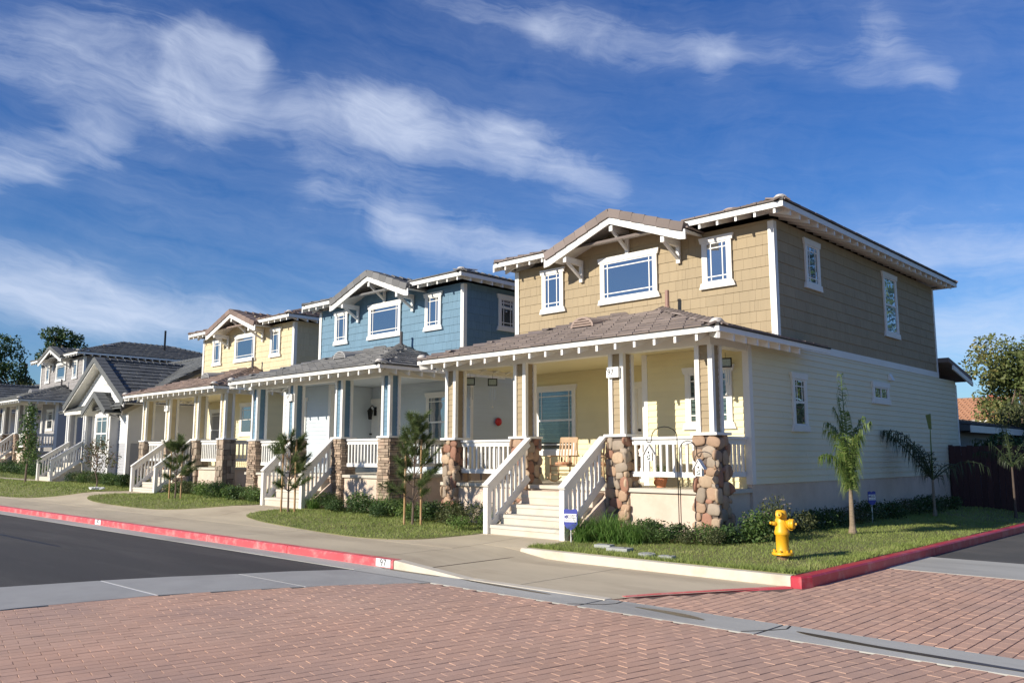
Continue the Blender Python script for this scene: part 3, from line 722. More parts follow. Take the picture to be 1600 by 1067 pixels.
def stair_rail(parent, x, y0, z0, y1, z1, newel=.92):
    """sloping rail up the stairs, newel post at the foot"""
    m = MB(); m.box(x-.055, x+.055, y0-.05, y0+.06, z0, z0+newel-.03)
    A = Vector((x, y0-.06, z0+newel-.0)); B = Vector((x, y1, z1+.905)); d = B-A
    m.bar(A+Vector((0, 0, .0)), B, .15, .045); m.bar(A+Vector((0, .1, -.075+.0)), B+Vector((0, 0, -.095)), .05, .125)
    A2 = Vector((x, y0+.06, z0+.16)); B2 = Vector((x, y1, z1+.14)); m.bar(A2, B2, .045, .13)
    r = part('stair_rail', m.mesh('stair_rail', TRIM), parent); n = max(4, int((y1-y0)/.118))
    for i in range(1, n):
        y = y0+.06+(y1-y0-.06)*i/n; t = (y-A.y)/(B.y-A.y); zt = A.z+d.z*t-.13; tb = (y-A2.y)/(B2.y-A2.y); zb = A2.z+(B2-A2).z*tb+.055
        part('baluster', BALU, r, (x, y, zb), (0, 0, 0), (1, 1, zt-zb))
    return r
def half_vent(parent, x, y, z, m, slope, s=1.0):
    """half-round louvred roof vent facing -y"""
    b = MB(); n = 10; r = .38*s; R_ = [(r*cos(pi*i/n), .27*s*sin(pi*i/n)) for i in range(n+1)]; L_ = .78*s
    vs = []; 
    for k, y_ in enumerate((0, .03, L_)):
        for (px_, pz) in R_:
            sc = 1 if k < 2 else .9; vs.append((x+px_*sc, y+y_, z+pz*(1 if k < 2 else .25)+slope*y_*(1 if k == 2 else .5)))
    N_ = n+1; fs = []
    for k in range(2):
        for i in range(n): fs.append((k*N_+i, k*N_+i+1, (k+1)*N_+i+1, (k+1)*N_+i))
    fs += [tuple(range(2*N_, 3*N_))]
    b.add(vs, fs); ri = [(x+px_*.84, y-.001, z+pz*.82) for px_, pz in R_]; o = len(b.v); b.add([(x+p[0], y, z+p[1]) for p in R_]+ri, [(i, i+1, N_+i+1, N_+i) for i in range(n)])
    v = part('roof_vent', b.mesh('roof_vent', m), parent); d = MB(); d.prism([(x+px_*.9, y+.06, z+pz*.88) for px_, pz in R_], (0, .02, 0)); part('vent_throat', d.mesh('vent_throat', DARK), v)
    for i in range(3):
        zz = z+.035+.062*i*s; hw_ = .84*r*sqrt(max(.05, 1-((zz-z+.02)/(.27*s))**2)); l = MB(); l.hexa([(x-hw_, y-.005, zz-.016), (x+hw_, y-.005, zz-.016), (x+hw_, y+.05, zz+.02), (x-hw_, y+.05, zz+.02), (x-hw_, y-.005, zz+.012), (x+hw_, y-.005, zz+.012), (x+hw_, y+.05, zz+.04), (x-hw_, y+.05, zz+.04)])
        part('louvre', l.mesh('louvre', m), v)
    return v
def pipe(parent, x, y, z0, z1, r, m):
    b = MB(); b.cyl((x, y, z0), (x, y, z1), r, r, 10); b.cyl((x, y, z0), (x, y, z0+.12), r*2, r*1.1, 10)
    return part('vent_pipe', b.mesh('vent_pipe', m), parent)

# ------------------------------------------------------------------ the porch-fronted two-storey house
def porch_house(label, loc, upper, lower, roofc, pstyle, full, mirror=False, floor=.93, base=.05, risers=5, posts=(-3.08, -.99, 1.44, 3.27), corner=1.17, seed=1, plaque='', blinds=True, dzroof=0.0):
    UP, LO, RF = palette(upper, lower, roofc); PS = LO if not full else mat('porch_siding_paint', (lower[0], lower[1]*.965, lower[2]*.80), .6, .03, 2.0, obj_var=.02)  # full house: same siding paint, with the porch's warm bounce light tinted in
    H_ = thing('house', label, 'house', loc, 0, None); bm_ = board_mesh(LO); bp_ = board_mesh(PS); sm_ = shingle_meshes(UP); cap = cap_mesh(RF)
    tile = MB(); tile.add(TV, TF); tile = tile.mesh('roof_tile', RF)
    dz = floor-.93; X0, X1 = -3.42, 3.42; YN, YD, YU, YB, YL = 1.28, 2.75, 2.49, 11.9, 13.4
    ZW = 3.58+dz
    xa = corner if not mirror else -corner
    near = (xa, X1) if not mirror else (X0, xa)
    # foundation and porch floor
    b = MB(); b.box(X0, X1, YD, YL, -.8, 1.0+dz); b.box(near[0], near[1], YN, YD-.002, -.8, 1.0+dz); b.box(X0+.08, X1-.05, .06, YN-.002, -.8, floor-.07)
    b.box((X0+.08 if not mirror else xa+.002), (xa-.002 if not mirror else X1-.05), YN, YD-.002, -.8, floor-.07)
    part('foundation', b.mesh('foundation', STUCCO), H_)
    b = MB(); b.box(X0+.04, X1-.0, .0, YN-.003, floor-.068, floor); b.box((X0+.04 if not mirror else xa+.003), (xa-.003 if not mirror else X1), YN, YD-.003, floor-.068, floor); part('porch_floor', b.mesh('porch_floor', CONC_STEP), H_)
    # walls: plain backing, boards in front
    b = MB(); b.box(X0, X1, YD, YL, 1.0+dz, ZW-.02); b.box(near[0], near[1], YN, YD-.002, 1.0+dz, ZW-.02)
    wl = part('lower_wall', b.mesh('lower_wall', LO), H_)
    I4 = Matrix.Identity(4); RS = Matrix.Translation((X1, 0, 0)) @ Matrix.Rotation(pi/2, 4, 'Z'); LS = Matrix.Translation((X0, 0, 0)) @ Matrix.Rotation(-pi/2, 4, 'Z')
    def FR(y): return Matrix.Translation((0, y, 0))
    t_ = .10
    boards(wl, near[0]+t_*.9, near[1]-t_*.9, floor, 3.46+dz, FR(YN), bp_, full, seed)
    dw = (X0, xa) if not mirror else (xa, X1)
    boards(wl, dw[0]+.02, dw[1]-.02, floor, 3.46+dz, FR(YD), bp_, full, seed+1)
    ys = YN if not mirror else YD
    boards(wl, ys+t_, YL-t_, 1.0+dz, ZW, RS, bm_, full, seed+2)
    if full or True: boards(wl, -YL+t_, -(YD if not mirror else YN)-t_, 1.0+dz, ZW, LS, bm_, False, seed+3)
    # return wall of the near block into the recess
    MR = Matrix.Translation((xa, 0, 0)) @ Matrix.Rotation(-pi/2 if not mirror else pi/2, 4, 'Z')
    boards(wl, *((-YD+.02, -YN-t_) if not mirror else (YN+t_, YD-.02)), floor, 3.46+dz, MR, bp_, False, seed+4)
    # ceiling, beams
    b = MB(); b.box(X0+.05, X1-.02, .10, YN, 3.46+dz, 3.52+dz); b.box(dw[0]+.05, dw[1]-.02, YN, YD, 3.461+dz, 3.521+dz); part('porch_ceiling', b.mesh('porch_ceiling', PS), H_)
    b = MB(); b.box(X0+.08, X1, 0, .22, 3.36+dz, 3.66+dz); b.box(X1-.22, X1-.001, .222, (YN if not mirror else YD)-.01, 3.362+dz, 3.66+dz); b.box(X0+.08, X0+.3, .222, (YD if not mirror else YN)-.01, 3.362+dz, 3.66+dz)
    part('porch_beam', b.mesh('porch_beam', TRIM_G), H_)
    # trims at corners, belt, frieze
    e = .024
    def cb(*q): b = MB(); b.box(*q); part('corner_board' if q[1]-q[0] < .5 and q[3]-q[2] < .5 else 'belt_board', b.mesh('corner_board', TRIM), H_)
    cb(X1-t_, X1+e, (YN if not mirror else YD)-e, (YN if not mirror else YD)+.0, 1.0+dz, 3.46+dz) if not mirror else None
    cb(X1+.001, X1+e+.001, ys+.001, ys+t_, 1.0+dz, ZW); cb(X1, X1+e, YL-t_, YL, 1.0+dz, ZW-.1)
    if not mirror: cb(xa-e, xa+t_, YN-e, YN, floor, 3.46+dz); cb(xa-e, xa-.001, YN, YN+t_, floor, 3.46+dz)
    else: cb(xa-t_, xa+e, YN-e, YN, floor, 3.46+dz); cb(xa+.001, xa+e, YN, YN+t_, floor, 3.46+dz); cb(X0-e, X0+t_, YN-e, YN, 1+dz, 3.46+dz)
    for sx in (X0, X1):
        g = 1 if sx > 0 else -1; xa_, xb_ = sorted((sx-g*t_, sx+g*e)); cb(xa_, xb_, YU-e, YU+.0, ZW+.05, 6.02+dz); xa_, xb_ = sorted((sx+g*.001, sx+g*(e+.001))); cb(xa_, xb_, YU+.001, YU+t_, ZW+.15, 6.02+dz)
        xa_, xb_ = sorted((sx, sx+g*e)); cb(xa_, xb_, YB-t_, YB, ZW+.15, 6.02+dz); cb(xa_, xb_+.004 if g > 0 else xb_, YU+.7, YL if False else YB, ZW, ZW+.15)
    # upper storey; its front rises into the gable
    ZE = 6.06+dz; gw, gp = 1.72, 6.64+dz
    b = MB(); b.box(X0, X1, YU+.02, YB, ZW, ZE); b.prism([(-gw, YU+.02, ZE), (gw, YU+.02, ZE), (0, YU+.02, gp)], (0, .3, 0))
    wu = part('upper_wall', b.mesh('upper_wall', UP), H_)
    shingles(wu, X0+t_, X1-t_, ZW+.06, ZE, FR(YU+.02), sm_, full, seed+5)
    shingles(wu, -gw+.08, gw-.08, ZE, gp, FR(YU+.02), sm_, full, seed+6, top=lambda x: gp-(gp-ZE)/gw*abs(x))
    shingles(wu, YU+t_, YB-t_, ZW+.15, ZE, RS, sm_, full, seed+7)
    shingles(wu, -YB+t_, -YU-t_, ZW+.15, ZE, LS, sm_, False, seed+8)
    # upper windows
    zs = 4.98+dz
    for x, w, h in ((-2.2, .50, .83), (0, 1.36, .83), (2.2, .50, .83)): window(H_, on_front(x, YU, zs), w, h)
    window(H_, on_right(X1, YU+1.65, 5.0+dz), .52, .80); window(H_, on_right(X1, YU+6.05, 4.45+dz), .72, 1.35, 'hung_plain')
    # lower windows and door
    sg = 1 if not mirror else -1
    window(H_, on_front(sg*2.62, YN, 2.1+dz), .80, .92, 'hung', blind='full' if blinds else False)
    xb = (-2.37 if not mirror else 2.3)
    window(H_, on_front(xb, YD, 1.62+dz), 1.10, 1.42, 'hung', blind='top' if blinds else False)
    if not mirror: window(H_, on_right(X1, 3.25, 2.08+dz), .46, .90, 'hung'); window(H_, on_right(X1, 7.55, 2.80+dz), .82, .27, 'slider')
    dx = .46 if not mirror else -.46
    b = MB(); w = .46; zd = floor
    b.box(dx-w-.1, dx-w, YD-.05, YD-.0, zd, zd+2.03); b.box(dx+w, dx+w+.1, YD-.05, YD-.0, zd, zd+2.03); b.box(dx-w-.14, dx+w+.14, YD-.06, YD, zd+2.03, zd+2.17)
    df = part('door', b.mesh('door_frame', TRIM), H_); b = MB(); b.box(dx-w, dx+w, YD-.028, YD-.001, zd+.01, zd+2.028)
    lf = part('door_leaf', b.mesh('door_leaf', TRIM), df)
    b = MB()
    for px_ in (-.22, .22):
        for z0, z1 in ((.2, .85), (1.0, 1.85)):
            for q in ((px_-.15, px_+.15, z0, z0+.03), (px_-.15, px_+.15, z1-.03, z1), (px_-.15, px_-.12, z0+.03, z1-.03), (px_+.12, px_+.15, z0+.03, z1-.03)): b.box(dx+q[0], dx+q[1], YD-.036, YD-.028, zd+q[2], zd+q[3])
    part('door_moulding', b.mesh('door_moulding', TRIM), df)
    b = MB(); kx = dx-w+.07
    for z in (.95, 1.12): b.lathe([(.0, 0), (.028, 0), (.028, .008), (.012, .012), (.012, .035), (.03, .05), (.026, .07), (0, .075)], (kx, YD-.028, zd+z), 10, (0, -1, 0))
    part('door_handle', b.mesh('door_handle', BLACK, True), df)
    # posts, pillars, rails
    zt = 1.84+dz
    for k, x in enumerate(posts):
        porch_post(H_, x, .17, zt+.045, 3.36+dz, UP); pillar(H_, x, .185, -.35 if k in (0, 3) or full else -.35, zt, pstyle, seed*13+k, full)
    R0, R1 = posts[0]+.25, posts[1]-.25
    railing(H_, (R0, .15), (R1, .15), floor+.90, floor+.20); railing(H_, (posts[2]+.25, .15), (posts[3]-.25, .15), floor+.90, floor+.20)
    railing(H_, (X1-.12, .42), (X1-.12, (YN if not mirror else YD)-.02), floor+.90, floor+.20); railing(H_, (X0+.2, .42), (X0+.2, (YD if not mirror else YN)-.02), floor+.90, floor+.20)
    # stairs between the middle pillars
    sx0, sx1 = -.66, 1.10; run = .29; rh = (floor-base)/risers; n = risers-1; yf = -.02-n*run
    b = MB(); b.prism([(sx0-.10, yf+.12, -.2), (sx0-.10, 0.05, -.2), (sx0-.10, 0.05, floor-.14), (sx0-.10, yf+.12, base+.02)], (.085, 0, 0)); part_cheek = b; b = MB(); b.prism([(sx1+.015, yf+.12, -.2), (sx1+.015, 0.05, -.2), (sx1+.015, 0.05, floor-.14), (sx1+.015, yf+.12, base+.02)], (.085, 0, 0))
    st = MB(); st.box(sx0+.01, sx1-.01, -.3, .04, -.3, floor-.1); st = part('stairs', st.mesh('stair_core', STUCCO), H_); part('stair_cheek', part_cheek.mesh('stair_cheek', STUCCO), st); part('stair_cheek', b.mesh('stair_cheek', STUCCO), st)
    for i in range(n):
        y0 = yf+i*run; z1 = base+rh*(i+1); q = MB(); q.hexa([(sx0, y0+.02, -.2), (sx1, y0+.02, -.2), (sx1, y0+run+.02, -.2), (sx0, y0+run+.02, -.2), (sx0, y0+.018, z1-.06), (sx1, y0+.018, z1-.06), (sx1, y0+run+.016, z1-.06), (sx0, y0+run+.016, z1-.06)])
        q.hexa([(sx0, y0, z1-.058), (sx1, y0, z1-.058), (sx1, y0+run-.002, z1-.058), (sx0, y0+run-.002, z1-.058), (sx0, y0+.008, z1), (sx1, y0+.008, z1), (sx1, y0+run-.002, z1), (sx0, y0+run-.002, z1)]); part('step', q.mesh('step', CONC_STEP), st)
    for x in (sx0-.05, sx1+.06): stair_rail(H_, x, yf+.0, base-.03, -.04, floor)
    # porch roof: hipped at both ends, tiles in front
    XL, XR, YE, sl = posts[0]-.24, 3.98, -.70, .325; ze = 3.535+dz; top = YU-YE; cs = sqrt(1+sl*sl)
    b = MB(); zt_ = ze+sl*top; e2 = .03; yr = YU+1.0
    b.add([(XL, YE, ze), (XR, YE, ze), (XR-top, YU, zt_), (XL+top, YU, zt_), (XR, yr, ze), (XL, yr, ze), (XR-.58, yr, ze+sl*.55), (XL+.58, yr, ze+sl*.55), (XR-.58, YU, ze+sl*.55), (XL+.58, YU, ze+sl*.55)],
          [(0, 1, 2, 3), (1, 4, 6, 8, 2), (5, 0, 3, 9, 7)])
    rp = part('porch_roof', b.mesh('roof_deck', RF), H_)
    b = MB()      # eave boards and soffit
    b.box(XL, XR, YE-.03, YE, ze-.085, ze+.0); b.box(XR, XR+.03, YE-.03, yr, ze-.085, ze); b.box(XL-.03, XL, YE-.03, yr, ze-.085, ze)
    fa = part('eave', b.mesh('fascia', TRIM), H_)
    b = MB(); b.add([(XL, YE, ze-.02), (XR, YE, ze-.02), (XR-.9, YE+.9, ze-.02+sl*.9), (XL+.9, YE+.9, ze-.02+sl*.9), (XR, yr, ze-.02), (XR-.9, yr, ze-.02+sl*.9), (XL, yr, ze-.02), (XL+.9, yr, ze-.02+sl*.9)], [(0, 3, 2, 1), (1, 2, 5, 4), (6, 7, 3, 0)])
    part('soffit', b.mesh('soffit', TRIM_G), fa)
    b = MB(); de = bpy.data.materials.get('dark_edge') or mat('dark_edge', (.02, .018, .016), .6); b.box(XL-.035, XR+.035, YE-.045, YE-.0, ze+.002, ze+.032); part('drip_edge', b.mesh('drip_edge', de), fa); b = MB(); b.box(XR, XR+.045, YE, yr, ze+.002, ze+.032); part('drip_edge', b.mesh('drip_edge', de), fa)
    n = int((XR-XL)/.40)
    for i in range(1, n): part('rafter_tail', TAIL, fa, (XL+(XR-XL)*i/n, YE+.005, ze-.03))
    for i in range(1, 8): part('rafter_tail', TAIL, fa, (XR-.005, YE+.40*i+.1, ze-.03), (0, 0, pi/2))
    for i in range(1, 8): part('rafter_tail', TAIL, fa, (XL+.005, YE+.40*i+.1, ze-.03), (0, 0, -pi/2))
    b = MB()
    for s in (-1, 1): b = MB(); b.bar(((XR if s > 0 else XL), YE, ze-.10), ((XR-.75 if s > 0 else XL+.75), YE+.75, ze-.09+sl*.6), .05, .19); part('hip_rafter', b.mesh('hip_rafter', TRIM), fa)
    Ms = slope_tiles((XL, YE, ze), (1, 0, 0), (0, 1, sl), (XR-XL), top*cs, lambda u, v: v < top*cs-.1 and u > v/cs+.06 and u < (XR-XL)-v/cs-.06, seed)
    if full:
        for M in Ms[:300]: partm('roof_tile', tile, rp, M)
        if Ms[300:]: part('roof_tiles', joined(Ms[300:], TV, TF, 'roof_tiles', RF), rp, kind='stuff')
    else: part('roof_tiles', joined(Ms, TV, TF, 'roof_tiles', RF), rp, kind='stuff')
    Ms = slope_tiles((XR, YE, ze), (0, 1, 0), (-1, 0, sl), yr-YE, top*cs, lambda u, v: (v < (u-.06)*cs) and (u < yr-YE-.05) and (u < top-.05 or v < .5), seed+1)
    Ms += slope_tiles((XL, yr, ze), (0, -1, 0), (1, 0, sl), yr-YE, top*cs, lambda u, v: (v < (yr-YE-u-.06)*cs) and (u > 0) and (u > yr-YU+.05 or v < .5), seed+2)
    part('roof_tiles', joined(Ms, TV, TF, 'roof_tiles', RF), rp, kind='stuff')
    for s in (-1, 1): caps_along(((XR+.02 if s > 0 else XL-.02), YE-.02, ze+.02), ((XR-top if s > 0 else XL+top), YU, zt_+.02), cap, rp)
    mw = bpy.data.materials.get('mortar_white') or mat('mortar_white', (.55, .52, .48), .9)
    for s in (-1, 1): b = MB(); b.lathe([(.0, 0), (.09, .01), (.12, .05), (.07, .10), (0, .115)], ((XR-.05 if s > 0 else XL+.05), YE+.04, ze+.03), 10); part('hip_end', b.mesh('hip_end', mw, True), rp)
    VM = mat('vent_metal', (.30, .215, .17) if full else (.30, .29, .28), .5, .05)
    half_vent(H_, -.15, YE+1.70, ze+sl*1.70+.05, VM, sl, .80); pipe(H_, 1.2, YE+2.85, ze+sl*2.8, ze+sl*2.8+.45, .045, mat('pipe_paint', (.30, .17, .13) if full else (.08, .07, .07), .6))
    # main roof
    XL, XR, YE, YR, sl = -3.64, 3.87, 1.97, 12.42, .31; HW = (XR-XL)/2; xc = (XR+XL)/2; ze = 6.20+dz; zr = ze+sl*HW; cs = sqrt(1+sl*sl)
    A, B = YE+HW, YR-HW
    b = MB(); b.add([(XL, YE, ze), (XR, YE, ze), (XR, YR, ze), (XL, YR, ze), (xc, A, zr), (xc, B, zr), (XL, YE, ze-.05), (XR, YE, ze-.05), (XR, YR, ze-.05), (XL, YR, ze-.05)], [(0, 1, 4), (1, 2, 5, 4), (2, 3, 5), (3, 0, 4, 5), (0, 6, 7, 1), (1, 7, 8, 2), (2, 8, 9, 3), (3, 9, 6, 0)])
    rm = part('main_roof', b.mesh('roof_deck', RF), H_)
    b = MB(); b.add([(XL, YE, ze-.02), (XR, YE, ze-.02), (XR, YR, ze-.02), (XL, YR, ze-.02), (XL+.7, YE+.7, ze+.1), (XR-.7, YE+.7, ze+.1), (XR-.7, YR-.7, ze+.1), (XL+.7, YR-.7, ze+.1)], [(0, 4, 5, 1), (1, 5, 6, 2), (2, 6, 7, 3), (3, 7, 4, 0)])
    GO = 1.86
    f = MB(); f.box(XL, -GO+.06, YE-.03, YE, ze-.105, ze); f.box(GO-.06, XR, YE-.03, YE, ze-.105, ze); f.box(XR, XR+.03, YE-.03, YR+.03, ze-.105, ze); f.box(XL-.03, XL, YE-.03, YR+.03, ze-.105, ze); f.box(XL, XR, YR, YR+.03, ze-.105, ze)
    fe = part('eave', f.mesh('fascia', TRIM), H_); part('soffit', b.mesh('soffit', TRIM_G), fe)
    b = MB(); b.box(XR, XR+.045, YE-.045, YR+.045, ze+.002, ze+.035); part('drip_edge', b.mesh('drip_edge', bpy.data.materials['dark_edge']), fe); b = MB(); b.box(XL-.04, -GO, YE-.045, YE, ze+.002, ze+.03); part('drip_edge', b.mesh('drip_edge', bpy.data.materials['dark_edge']), fe); b = MB(); b.box(GO, XR, YE-.045, YE, ze+.002, ze+.03); part('drip_edge', b.mesh('drip_edge', de), fe)
    for s in (-1, 1):
        for i in range(5): part('rafter_tail', TAIL, fe, (s*(GO+.25+.40*i), YE+.005, ze-.03))
    for i in range(25):
        for s in (1, -1): part('rafter_tail', TAIL, fe, ((XR-.005 if s > 0 else XL+.005), YE+.36+.405*i, ze-.03), (0, 0, s*pi/2))
    gz = lambda y: ze+sl*(y-YE)
    Ms = slope_tiles((XL, YE, ze), (1, 0, 0), (0, 1, sl), (XR-XL), HW*cs, lambda u, v: u > v/cs+.06 and u < (XR-XL)-v/cs-.06 and not (abs(u+XL) < GO-.05 and v < 1.1), seed+11)
    Ms += slope_tiles((XR, YE, ze), (0, 1, 0), (-1, 0, sl), YR-YE, HW*cs, lambda u, v: v < (u-.06)*cs and v < (YR-YE-u-.06)*cs and v < HW*cs-.05, seed+12)
    Ms += slope_tiles((XL, YR, ze), (0, -1, 0), (1, 0, sl), YR-YE, HW*cs, lambda u, v: v < (u-.06)*cs and v < (YR-YE-u-.06)*cs and v < HW*cs-.05, seed+13)
    part('roof_tiles', joined(Ms, TV, TF, 'roof_tiles', RF), rm, kind='stuff')
    for s in (-1, 1): caps_along(((XR+.02 if s > 0 else XL-.02), YE-.02, ze+.02), (xc, A, zr+.02), cap, rm)
    caps_along((xc, A, zr+.02), (xc, B, zr+.02), cap, rm); caps_along((XR, YR, ze+.02), (xc, B, zr+.02), cap, rm)
    b = MB(); b.lathe([(.0, 0), (.09, .01), (.13, .05), (.08, .10), (0, .115)], (XR-.05, YE+.05, ze+.03), 10); part('hip_end', b.mesh('hip_end', bpy.data.materials.get('mortar_white')), rm)
    half_vent(H_, 1.62, YE+2.1, gz(YE+2.1)-.02, VM, sl, .62)
    if seed == 4: pipe(H_, 1.6, 7.6, ze+.6, ze+1.95, .06, BLACK)
    # front gable over the middle window
    gy = YE-.14; gs = .365; gp = ze+.50; ge = gp-gs*GO; yb = YE+(gp-ze)/sl+.35
    b = MB()
    for s in (-1, 1): b.add([(0, gy, gp), (s*GO, gy, ge), (s*GO, yb, ge), (0, yb, gp), (0, gy, gp-.05), (s*GO, gy, ge-.05), (s*GO, yb, ge-.05), (0, yb, gp-.05)], [(0, 1, 2, 3), (4, 7, 6, 5), (0, 4, 5, 1), (1, 5, 6, 2), (2, 6, 7, 3)])
    rg = part('gable_roof', b.mesh('gable_deck', TRIM_G), H_)
    f = MB()
    for s in (-1, 1): f.prism([(0, gy-.035, gp-.02), (s*(GO+.03), gy-.035, ge-.02), (s*(GO+.03), gy-.035, ge-.22), (s*(GO-.12), gy-.035, ge-.20), (0, gy-.035, gp-.22)], (0, .035, 0))
    part('bargeboard', f.mesh('bargeboard', TRIM), rg)
    c2 = sqrt(1+gs*gs); Ms = slope_tiles((GO, gy, ge), (0, 1, 0), (-1, 0, gs), yb-gy, GO*c2, lambda u, v: v < GO*c2-.05 and .12 < u < yb-gy, seed+21) + slope_tiles((-GO, yb, ge), (0, -1, 0), (1, 0, gs), yb-gy, GO*c2, lambda u, v: v < GO*c2-.05 and 0 < u < yb-gy-.12, seed+22)
    part('roof_tiles', joined(Ms, TV, TF, 'roof_tiles', RF), rg, kind='stuff')
    rk = MB(); rk.hexa([(-.165, -.075, -.11), (.165, -.075, -.11), (.165, -.04, -.11), (-.165, -.04, -.11), (-.16, -.07, .075), (.16, -.07, .075), (.16, .33, .08), (-.16, .33, .08)]); rk = rk.mesh('rake_tile', RF)
    for s in (-1, 1):
        for i in range(6):
            t = (i+.5)/6; M = Matrix.Translation((s*GO*t, gy-.0, gp-gs*GO*t+.045)) @ Matrix.Rotation(s*atan2(gs, 1), 4, 'Y') @ Matrix.Rotation(s*-.04, 4, 'Y'); partm('rake_tile', rk, rg, M)
    caps_along((0, gy-.05, gp+.03), (0, yb-.3, gp+.03), cap, rg)
    # knee braces
    for x, zb in ((-1.31, 5.47), (0, 5.92), (1.31, 5.50)):
        zb += dz; zt2 = gp-.22-gs*abs(x)-.02; b = MB(); b.box(x-.045, x+.045, YU-.07, YU-.018, zb, zt2); b.box(x-.045, x+.045, gy+.02, YU-.07, zt2-.13, zt2); b.bar((x, YU-.06, zb+.1), (x, gy+.08, zt2-.10), .06, .06)
        part('knee_brace', b.mesh('knee_brace', TRIM), H_)
    # low roof at the back
    b = MB(); zb = 4.12+dz; b.add([(-3.72, YB, zb), (3.72, YB, zb), (3.72, YL+.55, 3.72+dz), (-3.72, YL+.55, 3.72+dz), (-3.72, YB, zb-.12), (3.72, YB, zb-.12), (3.72, YL+.55, 3.60+dz), (-3.72, YL+.55, 3.60+dz)], [(3, 2, 1, 0), (4, 5, 6, 7), (0, 1, 5, 4), (1, 2, 6, 5), (2, 3, 7, 6), (3, 0, 4, 7)])
    rb = part('back_roof', b.mesh('back_roof', RF), H_); b = MB(); b.bar((3.72, YB+.3, zb-.24), (3.72, YL+.54, 3.52+dz), .04, .12); part('bargeboard', b.mesh('bargeboard', TRIM), rb)
    # house number on the post beside the steps
    if plaque:
        px_ = posts[2]-.02 if full else posts[1]
        b = MB(); b.box(px_-.135, px_+.135, -.075, .0-.004, 2.92+dz, 3.11+dz); pq = part('number_plaque', b.mesh('number_plaque', WHITEP), H_)
        text('numerals', plaque, .15, pq, Matrix.Translation((px_-.04, -.078, 3.015+dz)) @ FRONT, INK)
    return H_

H1 = porch_house('tan shingled two storey house with cream siding and round river stone porch pillars', (-10.6, 12.36, 0), (.345, .268, .162), (.77, .71, .51), (.205, .165, .145), 'cobble', True, seed=1, plaque='97')
H2 = porch_house('blue shingled two storey house with pale blue siding and thin ledge stone pillars', (-19.63, 12.61, 0), (.135, .235, .315), (.52, .58, .62), (.165, .162, .158), 'ledge', False, True, 1.02, .20, 4, (-2.95, -.95, 1.34, 3.32), .9, 2, '95', False)
H3 = porch_house('pale yellow two storey house with cream siding and flagstone porch pillars', (-29.15, 13.31, 0), (.60, .505, .32), (.74, .66, .42), (.20, .145, .12), 'flag', False, False, 1.11, .24, 5, (-2.85, -.85, 1.38, 3.27), 1.17, 3, '93', False)
H4 = porch_house('grey shingled two storey house with charcoal roof behind the white gabled cottage', (-51.0, 13.91, 0), (.29, .272, .262), (.38, .365, .355), (.115, .118, .116), 'ledge', False, False, 1.73, .75, 5, (-3.0, -.95, 1.4, 3.27), 1.17, 4, '', False)

